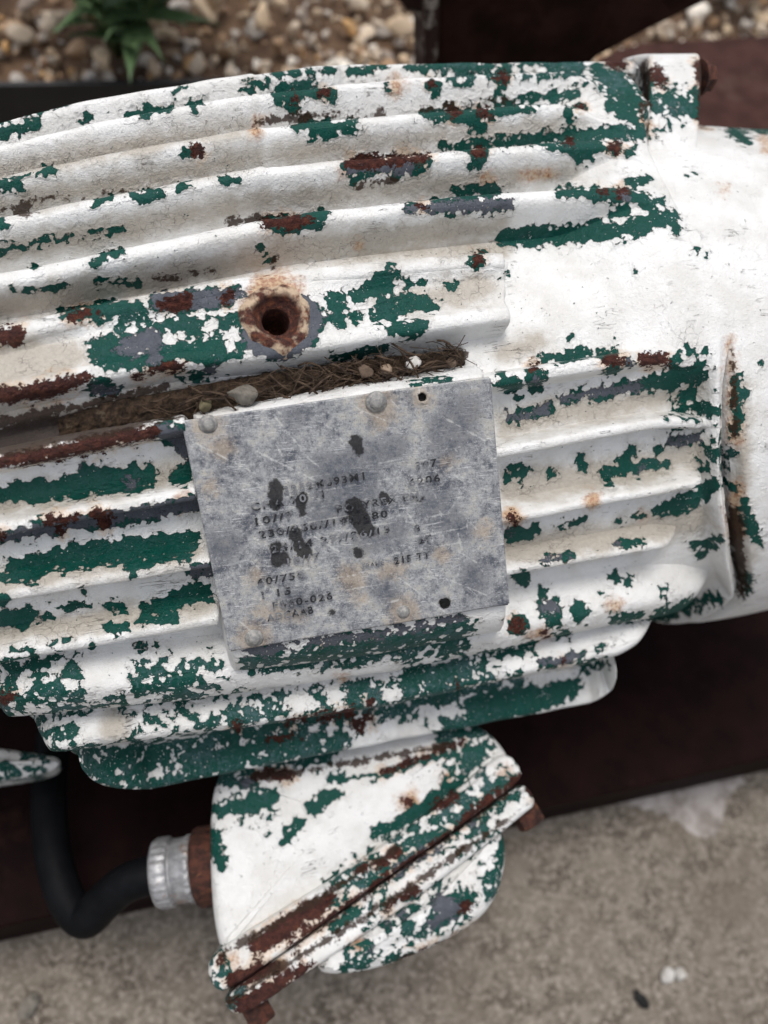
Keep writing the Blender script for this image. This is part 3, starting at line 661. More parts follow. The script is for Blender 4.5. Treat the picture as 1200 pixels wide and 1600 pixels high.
# hole position on the lifting pad
HX, HPH = [float(v[0]) for v in hit([(433, 496)], lambda X, p: Rc(X, p))]
HR = 0.0092
def near_hole(P, r):
    c = cyl(HX, HPH, .138); n_ = np.array([0, *(math.cos(HPH) * CD + math.sin(HPH) * CT)])
    q = P - c; q = q - (q @ n_)[:, None] * n_
    return np.linalg.norm(q, axis=1) < r
nX, nP = 400, 560
pv = np.concatenate([np.linspace(-180, -96, 40, endpoint=False), np.linspace(-96, 96, nP - 80, endpoint=False), np.linspace(96, 180, 40, endpoint=False)])
Xs = np.linspace(XL, XSEAM - .0012, nX); PHv = np.radians(pv)
XX, PH = np.meshgrid(Xs, PHv, indexing='ij')
rr = Rv(XX, PH)
groove = sm(rad(12), rad(-2), PH)                     # the joint to the end bracket has opened on the lower side
wide = sm(rad(-8), rad(-22), PH)
XX = XX + (XSf(PH) - XSEAM) * sm(XSEAM - .10, XSEAM - .001, XX)
rr = Rv(XX, PH)
rr = rr - (.003 + .004 * wide) * groove * sm(XSf(PH) - .005 - .003 * wide, XSf(PH) - .0008, XX)
_gc = interp_px([(-260, 748), (0, 693), (150, 661), (300, 631), (450, 602), (600, 577), (735, 557)], 4)
_gX, _gP = hit(_gc, lambda X, p: Rc(X, p) - .008)
rr = rr - .009 * np.exp(-((PH - np.interp(XX, _gX, _gP)) / rad(2.6)) ** 4) * (1 - sm(_gX[-1] - .004, _gX[-1], XX))
XF = XX.copy(); XF[-1] += (1 - groove[-1]) * .004
Pm = cyl(XF, PH, rr).reshape(-1, 3)
Fm = grid_faces(nX, nP, wrap=True)
keep = ~near_hole(Pm, HR * 1.02)[Fm].any(1)
cc = Pm[Fm].mean(1); keep |= (cc[:, 2] < ZA)
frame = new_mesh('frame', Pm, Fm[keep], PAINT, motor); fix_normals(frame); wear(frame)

# cooling fins over the top, from the far side towards the viewer
ext = lambda p, k=260: [(p[0][0] - k, p[0][1] - k * (p[1][1] - p[0][1]) / (p[1][0] - p[0][0]))] + p
def F(pts, wu=.0075, wd=.0085, **k): return fin(pts, wu, wd, frame, **k)
F(ext([(0, 196), (130, 162), (270, 138), (390, 118), (500, 104), (620, 95), (760, 88), (880, 84), (1001, 82)]), .009, .007, tr=6)
F(ext([(0, 232), (100, 207), (200, 186), (300, 167), (392, 152), (405, 149), (500, 137), (640, 123), (780, 116), (870, 114), (920, 126), (942, 150)]), .006, .0075, tr=30)
F(ext([(0, 283), (90, 261), (200, 239), (300, 221), (392, 206), (405, 201), (500, 191), (640, 179), (780, 168), (875, 163), (930, 178), (1000, 205)]), .0065, .008, tr=110)
F(ext([(0, 346), (100, 326), (200, 307), (300, 287), (395, 269), (408, 265), (500, 256), (640, 245), (780, 232), (900, 223), (960, 226), (1035, 258)]), .007, .0085, tr=110)
F(ext([(0, 436), (90, 419), (150, 406), (250, 385), (350, 363), (418, 349), (430, 345), (520, 333), (640, 320), (780, 307), (920, 298), (990, 302), (1062, 330)]), .0075, .0085, tr=120)
# two ridges of the lifting pad
F(ext([(0, 524), (130, 492), (270, 463), (400, 442), (560, 422), (700, 409), (760, 405), (799, 405)]), .0075, .0085, tr=12, hs=1.08)
F(ext([(0, 612), (100, 592), (250, 566), (400, 549), (500, 534), (650, 510), (760, 494), (808, 489)]), .0080, .0070, tr=14, hs=1.08)
# left of the name plate
F(ext([(0, 722), (100, 700), (190, 682), (300, 660)]), .0060, .0064, tr=12)
F(ext([(0, 830), (100, 809), (200, 791), (316, 770)]), .0056, .0060, tr=12)
F(ext([(0, 936), (100, 918), (200, 902), (340, 879)]), .0052, .0056, tr=12)
F(ext([(0, 1032), (100, 1014), (200, 997), (300, 979), (352, 972)]), .0056, .0056, tr=12)
# right of the name plate
F([(745, 600), (850, 582), (950, 566), (1040, 556), (1106, 566)], .0062, .0066, tr=46)
F([(755, 712), (850, 695), (950, 675), (1040, 661), (1126, 664)], .0050, .0056, tr=36)
F([(765, 817), (850, 803), (950, 783), (1040, 767), (1120, 753)], .0044, .0050, tr=30)
F([(770, 900), (850, 886), (950, 869), (1020, 857), (1084, 850)], .0044, .0046, tr=50)
# lower steps on the viewer's side
F([(-16, 1112), (0, 1116), (160, 1101), (325, 1084), (460, 1066), (600, 1046), (720, 1024), (840, 998), (960, 972), (1040, 957), (1128, 938)], .024, .012, tr=70, tl=30)
F([(52, 1172), (100, 1172), (200, 1158), (400, 1132), (600, 1102), (720, 1078), (840, 1050), (920, 1034), (975, 1018), (1050, 972)], .010, .010, tr=70, tl=30)
F([(118, 1190), (150, 1222), (200, 1232), (300, 1226), (420, 1210), (600, 1180), (780, 1141), (880, 1114), (945, 1092), (966, 1048)], .010, .010, tr=16, tl=16)

# lifting pad between the two ridges
cu = interp_px(ext([(0, 532), (130, 500), (270, 472), (400, 451), (560, 431), (700, 418), (796, 412)]), 3.0)
cl = interp_px(ext([(0, 604), (100, 584), (250, 558), (400, 541), (500, 526), (650, 502), (802, 482)]), 3.0)
nn_ = 420; tt = np.linspace(0, 1, nn_)
cu = np.column_stack([np.interp(tt, np.linspace(0, 1, len(cu)), cu[:, i]) for i in (0, 1)]); cl = np.column_stack([np.interp(tt, np.linspace(0, 1, len(cl)), cl[:, i]) for i in (0, 1)])
X1, P1 = hit(cu, Rc); X2, P2 = hit(cl, Rc); ms = 44; f_ = np.linspace(-.05, 1.05, ms)[None, :]
Xg = X1[:, None] * (1 - f_) + X2[:, None] * f_; Pg = P1[:, None] * (1 - f_) + P2[:, None] * f_
pxx = (cu[:, None, 0] * (1 - f_) + cl[:, None, 0] * f_)
dip = np.interp(pxx, [-300, 124, 142, 300, 345, 360, 500, 560, 700, 790], [.0055, .0050, .0032, .0030, .0010, .0006, .0006, .0035, .0042, .0042])
dip = dip * np.clip(4 * f_ * (1 - f_) * 1.4, .25, 1)
dip += .02 * sm(794, 800, pxx)
rg = Rc(Xg, Pg) - dip + .0006
Pq = cyl(Xg, Pg, rg).reshape(-1, 3); Fq = grid_faces(nn_, ms)
Fq = Fq[~near_hole(Pq, HR * 1.25)[Fq].any(1)]
pad_top = new_mesh('lifting_pad', Pq, Fq, PAINT, frame); fix_out(pad_top); wear(pad_top)
# threaded eyebolt socket
hn = np.array([0, *(math.cos(HPH) * CD + math.sin(HPH) * CT)]); hc = cyl(HX, HPH, float(Rc(np.array(HX), np.array(HPH))))
def mat_socket():
    s = NT('rusty_socket'); n = s.noise(420, 6, .7); n2 = s.noise(150, 4, .6)
    rim = s.attr('rim')
    col = s.ramp(n, [(.28, (.018, .006, .005)), (.5, (.075, .022, .014)), (.64, (.20, .062, .026)), (.8, (.42, .20, .09))])
    col = s.mix(s.math('MULTIPLY', rim, s.ss(.40, .58, n2)), col, (.62, .47, .33))
    return s.out(col, .8, s.bump(n, .0018, 1.0))
SOCK = mat_socket()
prof = [(HR * 1.52, -.004), (HR * 1.44, -.0002), (HR * 1.26, .0010), (HR * 1.10, .0017), (HR * .98, .0013), (HR * .90, .0000), (HR * .82, -.0018), (HR * .72, -.0032), (HR * .60, -.0040)]
for i in range(16): prof.append((HR * (.60 if i % 2 else .565), -.0046 - i * .0011))
prof += [(HR * .55, -.024), (0.0, -.0245)]
def hmod(i, th):
    if i > 8: return 0 * th
    return .05 * np.sin(3 * th + 1) + .03 * np.sin(7 * th + i * .3) + .02 * np.sin(13 * th + i)
sock = lathe('eyebolt_socket', prof, hc, hn, SOCK, frame, 64, hmod, cap0=False)
ra = sock.data.attributes.new('rim', 'FLOAT', 'POINT'); ra.data.foreach_set('value', np.repeat(np.array([1 if i < 4 else (.5 if i == 4 else 0) for i in range(len(prof))], np.float32), 64))
sock['label'] = 'rusty threaded eyebolt hole'

# end bracket on the right
def Rb(t):      # t: distance behind the joint
    return np.where(t < .11, RBELL + .0008 * np.sin(np.clip(t / .11, 0, 1) * 3.14) - .0045 * sm(.012, .10, t), RBELL - .0045 - .09 * np.clip((t - .11) / .04, 0, 1) ** 2.2)
tv = np.concatenate([np.linspace(0, .006, 8, endpoint=False), np.linspace(.006, .15, 90)])
TT, PB = np.meshgrid(tv, PHv, indexing='ij')
gb = sm(rad(12), rad(-2), PB)
rb = Rb(TT) - .0045 * gb * (1 - sm(0, .0045, TT)) - .0008 * (1 - gb) * (1 - sm(0, .001, TT))
rb[0] -= .012 * gb[0]
rb += (RM - .0013 - RBELL) * (1 - gb) * (1 - sm(.0, .03, TT))
wb = sm(rad(-8), rad(-22), PB)
rb -= .003 * wb * (1 - sm(0, .005, TT))
Pb = cyl(XSf(PB) + TT * 1.0 + gb * (.0003 + .0012 * wb), PB, rb).reshape(-1, 3)
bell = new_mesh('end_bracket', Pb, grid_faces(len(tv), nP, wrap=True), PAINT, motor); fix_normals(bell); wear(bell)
lathe('shaft', [(.052, 0), (.052, .006), (.024, .007), (.022, .07), (.020, .072), (0, .072)], (XSEAM + .146, 0, ZA), (1, 0, 0), RUST, motor, 40)
# drive-end cap behind the picture's left border
tv2 = np.linspace(0, .07, 30); TT, PB = np.meshgrid(tv2, PHv, indexing='ij')
rl = Rv(np.full_like(TT, XL), PB) * np.sqrt(np.clip(1 - (TT / .0702) ** 2.4, 0, 1))
fc = new_mesh('fan_cover', cyl(XL - TT + .0004, PB, rl).reshape(-1, 3), grid_faces(len(tv2), nP, wrap=True), PAINT, motor); fix_normals(fc); wear(fc)

# bolt ear on the far corner of the bracket (rounded block in cylinder coordinates)
def ear_block(name, x0, x1, p0, p1, r0, r1, mat, parent, rnd=.12, n=26, slant=0.0):
    u = np.linspace(-1, 1, n); V = []; faces = []
    def face(fix, val):
        a, b = np.meshgrid(u, u, indexing='ij'); c = np.full_like(a, val)
        return np.stack({0: (c, a, b), 1: (a, c, b), 2: (a, b, c)}[fix], -1).reshape(-1, 3)
    for fx in range(3):
        for v in (-1, 1):
            q = face(fx, v); b0 = len(V) * n * n; V.append(q); faces.append(grid_faces(n, n) + b0)
    q = np.vstack(V); core = np.clip(q, -1 + rnd, 1 - rnd); d = q - core; L = np.linalg.norm(d, axis=1, keepdims=True)
    q = core + d / np.maximum(L, 1e-9) * np.minimum(L, rnd)
    q = (q + 1) / 2
    ph = p0 + (p1 - p0) * q[:, 1]; X = x0(ph) + (x1(ph) - x0(ph)) * q[:, 0]; r = r0 + (.1300 + (r1 - .1300) * sm(.0, .58, q[:, 1]) - r0) * q[:, 2]
    X = X + slant * (q[:, 2] - 1)
    P = cyl(X, ph, r)
    bm = bmesh.new(); vs = [bm.verts.new(p) for p in P]
    for f in np.vstack(faces): bm.faces.new([vs[i] for i in f])
    bmesh.ops.remove_doubles(bm, verts=bm.verts, dist=1e-5)
    return wear(bm_obj(name, bm, mat, parent))
ear = ear_block('bolt_ear', lambda p: XE0(p) + .0036, lambda p: XE1(p), rad(42), rad(92), .118, .1685, PAINT, bell, .16)
pb_ = cyl(float(XE1(rad(66))) - .0006, rad(66), .158)
def hexbolt(name, base, axis, r, h, mat, parent, washer=True):
    prof = ([(r * 1.35, 0), (r * 1.35, r * .22)] if washer else [(r, 0)]) + [(r, r * .24), (r, h - r * .15), (r * .86, h), (0, h)]
    def mod(i, th):
        if washer and i < 2: return 0 * th
        a = (th % (math.pi / 3)) - math.pi / 6; return (math.cos(math.pi / 6) / np.cos(a)) / .94 - 1
    return lathe(name, prof, base, axis, mat, parent, 36, mod, smooth=False)
hexbolt('bolt', pb_, (1, 0, 0), .0062, .007, RUST, bell)

# mounting feet between deck and frame (behind and below)
for x0, x1 in ((XL + .02, XL + .09), (XSEAM - .10, XSEAM - .03)):
    o = box_obj('mounting_foot', x0, x1, -.055, .11, ZB + .0005, ZA - .115, PAINT, motor, .006); wear(o)
fp = at([(40, 1195)], .492)[0]
pillow('mounting_foot', [(-190, 1150), (-60, 1160), (0, 1168), (60, 1176), (98, 1184), (88, 1202), (40, 1214), (0, 1219), (-190, 1250)], fp, CAM - fp + np.array([0, 0, .25]), .05, PAINT, motor, .005, .004, 14, 120)

# ------------------------------------------------------------------ name plate and the flat it is riveted to
pl_c = PLQ.mean(0)
def pl_at(px, off=0.0): return on_plane(px, PL0 + PLN * off, PLN)
g1 = 110; bu = np.array([-.030, -.020, -.010, -.004, 0.0]); uu = np.concatenate([bu, np.linspace(0, 1, g1)[1:-1], 1 - bu[::-1]]); 
du = np.interp(uu, [-.03, -.02, -.010, -.004, .004, .5, .996, 1.004, 1.010, 1.02, 1.03], [.016, .005, .0014, .0003, 0, 0, 0, .0003, .0014, .005, .016])
top = interp_px([(314, 658), (420, 640), (600, 612), (752, 590)], 4); bot = interp_px([(374, 1064), (460, 1055), (600, 1036), (720, 1014), (792, 1000)], 4)
sA = lambda c, u: np.column_stack([np.interp(u, np.linspace(0, 1, len(c)), c[:, i]) for i in (0, 1)])
ct, cb = sA(top, np.clip(uu, 0, 1)), sA(bot, np.clip(uu, 0, 1))
ct += (uu - np.clip(uu, 0, 1))[:, None] * np.array([480, -70.]); cb += (uu - np.clip(uu, 0, 1))[:, None] * np.array([470, -75.])
G = ct[:, None] * (1 - uu[None, :, None]) + cb[:, None] * uu[None, :, None]
D = np.maximum(du[:, None], du[None, :])
# below the plate the flat rolls over towards the lower step
roll = .010 * np.clip((uu - .86) / .14, 0, 1.2) ** 2
Pp = pl_at(G.reshape(-1, 2), -.0013) - PLN[None] * (D + roll[None, :]).reshape(-1, 1)
Ff_ = grid_faces(len(uu), len(uu)); cf_ = proj(Pp)[Ff_].mean(1)
kf_ = (np.linalg.norm(cf_ - [660, 621], axis=1) > 13) & (np.linalg.norm(cf_ - [695, 943], axis=1) > 13)
flat = new_mesh('plate_flat', Pp, Ff_[kf_], PAINT, frame); fix_out(flat); wear(flat)

# plate with two open holes
na, nb_ = 200, 150
a_ = np.linspace(0, 1, na); b_ = np.linspace(0, 1, nb_); AA, BB = np.meshgrid(a_, b_, indexing='ij')
Q3 = ((1 - AA) * (1 - BB))[..., None] * PLQ[0] + (AA * (1 - BB))[..., None] * PLQ[1] + (AA * BB)[..., None] * PLQ[2] + ((1 - AA) * BB)[..., None] * PLQ[3]
# rounded corners
pxq = Q3.reshape(-1, 3)
bend = .0006 * np.sin(AA * 5.1 + 1) * np.sin(BB * 4 + .5) + .0012 * np.clip((AA - .9) / .1, 0, 1) ** 2 * BB + .0008 * (1 - AA) * BB ** 4
pxq = pxq + PLN[None] * (.0011 + bend.reshape(-1, 1))
pp = proj(pxq)
holes = [((660, 621), 9.0), ((695, 943), 8.2)]
for hc_, hr in holes:
    d = pp - np.array(hc_); L = np.linalg.norm(d, axis=1); m = (L > hr - 1.6) & (L < hr + 1.6)
    tgt = np.array(hc_) + d[m] / L[m][:, None] * hr
    pxq[m] = on_plane(tgt, PL0 + PLN * .0014, PLN)
Fp = grid_faces(na, nb_); kill = np.zeros(len(Fp), bool); cpx = proj(pxq)[Fp].mean(1)
for hc_, hr in holes: kill |= np.linalg.norm(cpx - np.array(hc_), axis=1) < hr - .4
# clip the corners round
edge = np.abs(AA - .5).ravel(), np.abs(BB - .5).ravel()
cr_ = .022; ca = np.maximum(edge[0] - (.5 - cr_), 0); cb_ = np.maximum(edge[1] - (.5 - cr_ * 1.36), 0) / 1.36
outside = (np.hypot(ca, cb_) > cr_)
kill |= outside[Fp].all(1)
Fp = Fp[~kill]
plate = new_mesh('nameplate', pxq, Fp, PLATE, motor); fix_out(plate); wear(plate, PWEARP)
so = plate.modifiers.new('thickness', 'SOLIDIFY'); so.thickness = .0009; so.offset = -1
plate['label'] = 'scratched grey metal nameplate with stamped lettering and rivets'
for (x, y), r in (((325, 663), 12), ((588, 628), 14), ((630, 956), 12.5), ((397, 997), 12.5)):
    c = pl_at([(x, y)], .0014)[0]; R_ = r * .00020
    lathe('rivet', [(R_ * 1.45, -.0004), (R_ * 1.42, .0002), (R_ * 1.1, .0004), (R_ * 1.02, .0006), (R_ * .96, .0009), (R_ * .82, .0014), (R_ * .6, .0017), (R_ * .3, .0019), (0, .0019)], c, PLN, RIVET, plate, 32, lambda i, th: .02 * np.sin(2 * th + i))
def mat_ink():
    s = NT('stamped_lettering'); n = s.noise(420, 5, .65); n2 = s.noise(90, 3, .5)
    col = s.mix(s.ss(.44, .60, s.math('ADD', n, s.math('MULTIPLY', s.math('SUBTRACT', n2, .5), .8))), (.012, .013, .016), (.17, .175, .19))
    return s.out(col, .7)
INK = mat_ink()
def letters(txt, p, q, h=12.0):
    """stamped text along the baseline from pixel p to pixel q, h pixels tall"""
    A, B = pl_at([p, q], .00235); ex = B - A; L = np.linalg.norm(ex); ex /= L; ey = np.cross(PLN, ex)
    cu_ = bpy.data.curves.new('lettering', 'FONT'); cu_.body = txt; cu_.extrude = .02; cu_.resolution_u = 3; cu_.offset = .022
    cu_.space_character = 1.25
    to = bpy.data.objects.new('lettering', cu_); COL.objects.link(to)
    dg = bpy.context.evaluated_depsgraph_get(); me = bpy.data.meshes.new_from_object(to.evaluated_get(dg))
    bpy.data.objects.remove(to); n = len(me.vertices); co = np.empty(n * 3); me.vertices.foreach_get('co', co); co = co.reshape(-1, 3)
    sx = L / (co[:, 0].max() - co[:, 0].min()); sy = h * .00024 / .70
    W = A + (co[:, :1] - co[:, 0].min()) * sx * ex + co[:, 1:2] * sy * ey + co[:, 2:3] * .004 * PLN
    # follow the slight bow of the plate
    me.vertices.foreach_set('co', W.astype(np.float32).ravel()); me.materials.clear(); me.materials.append(INK); me.update()
    o = bpy.data.objects.new('lettering', me); COL.objects.link(o); par(o, plate)
for t in (('3252M693M1', (444, 772), (570, 749)), ('307', (650, 734), (683, 728)), ('6206', (640, 760), (688, 752)), ('CHA 70 -1', (393, 799), (507, 778)),
          ('10//7', (400, 821), (460, 810)), ('POLYREX EM', (527, 802), (655, 779)), ('230/460//190/380', (405, 842), (606, 808)), ('24/14 27//26/13', (425, 864), (610, 832)),
          ('8', (649, 832), (657, 830)), ('10//7', (450, 884), (500, 874)), ('27', (655, 850), (675, 846)), ('60/750', (403, 916), (476, 903)), ('FRAME', (567, 888), (600, 882), 7), ('215 TT', (617, 882), (672, 872)),
          ('1 15', (410, 936), (455, 928)), ('F060-026', (427, 952), (520, 936)), ('ADCAAB', (418, 971), (490, 958))):
    letters(*t)
# ------------------------------------------------------------------ conduit box below the motor
bc = at([(560, 1340)], .470)[0]; bn = CAM - bc; bn = bn / np.linalg.norm(bn) + np.array([0, -.10, .22]); bn /= np.linalg.norm(bn)
boxp = pillow('conduit_box', [(352, 1190), (480, 1150), (620, 1130), (740, 1125), (775, 1150), (800, 1185), (790, 1200), (700, 1265), (520, 1392), (420, 1455), (350, 1500), (338, 1470), (330, 1420), (326, 1330), (328, 1262), (335, 1222)],
              bc, bn, .085, PAINT, motor, .007, .004, 46, 300)
boxp['label'] = 'white conduit box with green and rusty chips'
pillow('flange', [(322, 1512), (336, 1488), (380, 1460), (440, 1422), (520, 1374), (620, 1306), (700, 1246), (770, 1186), (795, 1176), (818, 1204), (812, 1222), (760, 1262), (690, 1312), (560, 1404), (450, 1484), (352, 1552), (332, 1545)],
       bc + bn * .007, bn, .092, PAINT, boxp, .003, .0, 22, 300, 1)
pillow('cover_flange', [(350, 1556), (452, 1487), (562, 1407), (692, 1315), (762, 1265), (815, 1223), (832, 1236), (838, 1258), (822, 1270), (760, 1322), (640, 1412), (560, 1468), (480, 1520), (404, 1574), (372, 1588), (352, 1576)],
       bc + bn * .0062, bn, .092, PAINT, boxp, .003, .0, 18, 300, 1)
pillow('cover', [(500, 1492), (560, 1450), (640, 1394), (740, 1318), (780, 1290), (793, 1310), (794, 1350), (784, 1395), (762, 1430), (730, 1456), (660, 1492), (590, 1518), (530, 1528), (492, 1522)],
       bc + bn * .001, bn, .080, PAINT, boxp, .009, .004, 34, 280, 3)
i2 = lambda p, q: (lambda a: a / np.linalg.norm(a))(np.diff(on_plane([p, q], bc, bn), axis=0)[0])
ax_b = i2((560, 1340), (610, 1427))
for p in ((392, 1560), (812, 1256)):
    c = on_plane([p], bc - bn * .010, bn)[0]; hexbolt('bolt', c, ax_b, .0068, .0125, RUST, boxp, False)
# cable with gland
cab = empty('power_cable', at([(240, 1366)], .49)[0], 'black power cable looping down from the conduit box gland', 'cable')
g0, g1_ = at([(332, 1352), (240, 1366)], .490); gax = (g1_ - g0) / np.linalg.norm(g1_ - g0); pxm = .490 / FPX
lathe('locknut', [(56 * pxm, -.004), (59 * pxm, -.003), (60 * pxm, .000), (60 * pxm, .0060), (57 * pxm, .0080), (40 * pxm, .0082)], g0, gax, RUST, cab, 48, lambda i, th: .012 * np.sin(6 * th))
def kn(i, th): return (.022 * np.sign(np.sin(26 * th)) if i in (3, 4, 10, 11) else .004 * np.sin(9 * th))
lathe('gland_nut', [(40 * pxm, .0080), (48 * pxm, .0084), (50 * pxm, .0092), (50.5 * pxm, .0095), (50.5 * pxm, .0118), (49 * pxm, .0124), (49 * pxm, .0185), (46 * pxm, .0190), (46 * pxm, .0196), (51 * pxm, .0202), (52.5 * pxm, .0206), (52.5 * pxm, .0268), (50 * pxm, .0288), (44 * pxm, .0296), (33 * pxm, .0290), (32 * pxm, .020)], g0, gax, ALU, cab, 104, kn)
cp = [at([(285, 1360)], .490)[0], at([(235, 1368)], .490)[0], at([(195, 1382)], .492)[0], at([(162, 1410)], .497)[0], at([(132, 1436)], .503)[0], at([(104, 1405)], .510)[0], at([(84, 1340)], .522)[0], at([(76, 1260)], .54)[0], at([(80, 1180)], .56)[0], at([(90, 1090)], .58)[0], at([(100, 1000)], .585)[0]]
tube('sheath', smooth3(cp, 90), .0098, RUBBER, cab, 24)

# ------------------------------------------------------------------ grit and needles caught in the groove
gpx = interp_px([(-260, 745), (0, 690), (150, 658), (300, 628), (450, 600), (600, 576), (745, 553)], 3)
Xg_, Pg_ = hit(gpx, lambda X, p: Rc(X, p) - .006)
rng = random.Random(3)
def groove_pt(t, off):     # t 0..1 along, off in metres across
    k_ = np.linspace(0, 1, len(Xg_)); return float(np.interp(t, k_, Xg_)), float(np.interp(t, k_, Pg_)) + off / .135
DIRT = mat_simple('dark_litter', (.016, .009, .005), (.062, .038, .022), 420, .95, 0, .0015, (.10, .075, .05))
TWIG = mat_simple('dry_needles', (.022, .012, .007), (.085, .055, .034), 300, .85, 0, .0004)
tw = np.linspace(.35, 1, 300); ow = np.linspace(-1, 1, 28); V = []
for t in tw:
    X_, P_ = groove_pt(t, 0); gp = gpx[min(int(t * (len(gpx) - 1)), len(gpx) - 1)][0]
    wmm = np.interp(gp, [-260, 0, 300, 450, 600, 745], [.0075, .0075, .0065, .0062, .0052, .004])
    lev = np.interp(gp, [-260, 60, 110, 170, 260, 420, 600, 720, 745], [-.012, -.012, -.008, -.0035, -.0020, -.0004, -.0002, -.0015, -.007])
    for o in ow:
        v = Vector((X_ * 230, o * wmm * 230, 2)); z = lev + .0016 * mnoise.noise(v) + .0011 * mnoise.noise(v * 3.1) + .0007 * mnoise.noise(v * 9) - .0022 * abs(o) ** 3
        rr_ = float(Rc(np.array(X_), np.array(P_))) - .0080 + z
        V.append(cyl(X_, P_ + o * wmm / .135, rr_))
litter = new_mesh('leaf_litter', V, grid_faces(len(tw), len(ow)), DIRT); fix_out(litter)
tag(litter, 'dark dirt packed in the groove above the nameplate', kind='stuff')
Vt, Ft = [], []; nv = 0
for k in range(190):
    t = rng.betavariate(2.2, 1.1) * .60 + .42
    if t > .975: continue
    X_, P_ = groove_pt(t, rng.uniform(-.0045, .0055)); L = rng.uniform(.004, .017); a = rng.gauss(-.08, .55)
    lift = rng.uniform(-.0068, -.0020); rb_ = float(Rc(np.array(X_), np.array(P_))) + lift
    pts = []; cv = rng.uniform(-.9, .9); tl = rng.uniform(-.12, .10)
    for j in range(6):
        f = j / 5 - .5; pts.append(cyl(X_ + L * f * math.cos(a), P_ + (L * f * math.sin(a) + cv * L * (f * f - .08)) / .135, rb_ + tl * L * f - .0012 * (abs(f) > .3)))
    v, f = tube(None, pts, [rng.choice([.00012, .00016, .0002, .00045])] * 6, None, None, 5); Vt.append(v); Ft += [tuple(i + nv for i in q) for q in f]; nv += len(v)
twigs = new_mesh('dry_needles', np.vstack(Vt), Ft, TWIG); fix_normals(twigs)
tag(twigs, 'dry brown needles and bark shreds lying in the groove', kind='stuff')

def rock(name, c, rad3, mat, seed, n=3, rough=.22, parent=None, flatk=.0):
    bm = bmesh.new(); bmesh.ops.create_icosphere(bm, subdivisions=n, radius=1)
    r_ = random.Random(seed); pl = [(Vector((r_.gauss(0, 1), r_.gauss(0, 1), r_.gauss(0, 1))).normalized(), r_.uniform(.62, .9)) for _ in range(9)]
    R_ = Matrix.Rotation(r_.uniform(0, 6), 3, 'Z') @ Matrix.Rotation(r_.uniform(-.4, .4), 3, 'X')
    for v in bm.verts:
        p = v.co.copy()
        for nrm, d in pl:
            e = p.dot(nrm) - d
            if e > 0: p -= nrm * e * .9
        p *= 1 + rough * .4 * mnoise.noise(p * 2.3 + Vector((seed, 0, 0)))
        p = R_ @ Vector((p.x * rad3[0], p.y * rad3[1], p.z * rad3[2])); v.co = Vector(c) + p
    return bm_obj(name, bm, mat, parent)
SG = stone_mat('grey_stone', (.10, .09, .075), (.22, .20, .17)); ST = stone_mat('tan_stone', (.20, .14, .095), (.36, .27, .20)); SB = stone_mat('brown_stone', (.07, .045, .030), (.15, .105, .075)); SW = stone_mat('white_stone', (.42, .40, .37), (.62, .60, .57)); SY = stone_mat('ochre_stone', (.10, .085, .045), (.2, .17, .10))
for i, (p, r3, m, lab) in enumerate((((381, 616), (.0062, .0040, .0040), SG, 'largest grey pebble in the groove left above the nameplate'), ((572, 580), (.0034, .0031, .0030), SB, 'round brown pebble in the groove above the top middle rivet'),
        ((605, 577), (.0027, .0026, .0026), ST, 'small tan pebble in the groove right of the round brown one'), ((648, 566), (.0036, .0028, .0028), SW, 'pale white stone chip near the right end of the groove'),
        ((322, 632), (.0030, .0026, .0024), SY, 'small olive pebble left of the big grey pebble'), ((708, 566), (.0022, .0022, .002), SB, 'dark little pebble at the far right end of the groove'))):
    X_, P_ = hit([p], lambda X, q: Rc(X, q) - .0035); c = cyl(X_[0], P_[0], float(Rc(X_, P_)[0]) - .0062 + r3[2] * .35)
    tag(rock('pebble', c, r3, m, 11 + i), lab, 'pebble', 'pebbles caught in the groove')

# ------------------------------------------------------------------ background
# gravel: one mass of broken stones
def mat_gravel():
    s = NT('mixed_gravel'); t = s.attr('tint', True); n = s.noise(150, 6, .7)
    col = s.mix(s.math('MULTIPLY', s.ss(.38, .68, n), .5), t, s.mix(s.noise(60, 3, .5), (.34, .21, .11), (.62, .54, .44)))
    return s.out(col, .85, s.bump(n, .0015, .8))
GRAV = mat_gravel()
ico = bmesh.new(); bmesh.ops.create_icosphere(ico, subdivisions=2, radius=1); iv = np.array([v.co[:] for v in ico.verts]); iv_f = np.array([[v.index for v in f.verts] for f in ico.faces]); ico.free()
rs = np.random.RandomState(5); protos = []
for k in range(24):
    p = iv.copy(); 
    for _ in range(10):
        nrm = rs.normal(size=3); nrm /= np.linalg.norm(nrm); e = p @ nrm - rs.uniform(.25, .7); p -= np.maximum(e, 0)[:, None] * nrm * .95
    protos.append(p)
pal = np.array([(.38, .29, .20), (.48, .40, .31), (.56, .52, .46), (.27, .165, .09), (.32, .30, .28), (.42, .24, .09), (.20, .17, .15), (.50, .38, .25), (.15, .08, .045)])
pw = np.array([.2, .2, .14, .12, .1, .05, .06, .1, .03]); pw /= pw.sum()
Vg, Fg, Tg = [], [], []; nv = 0; placed = []
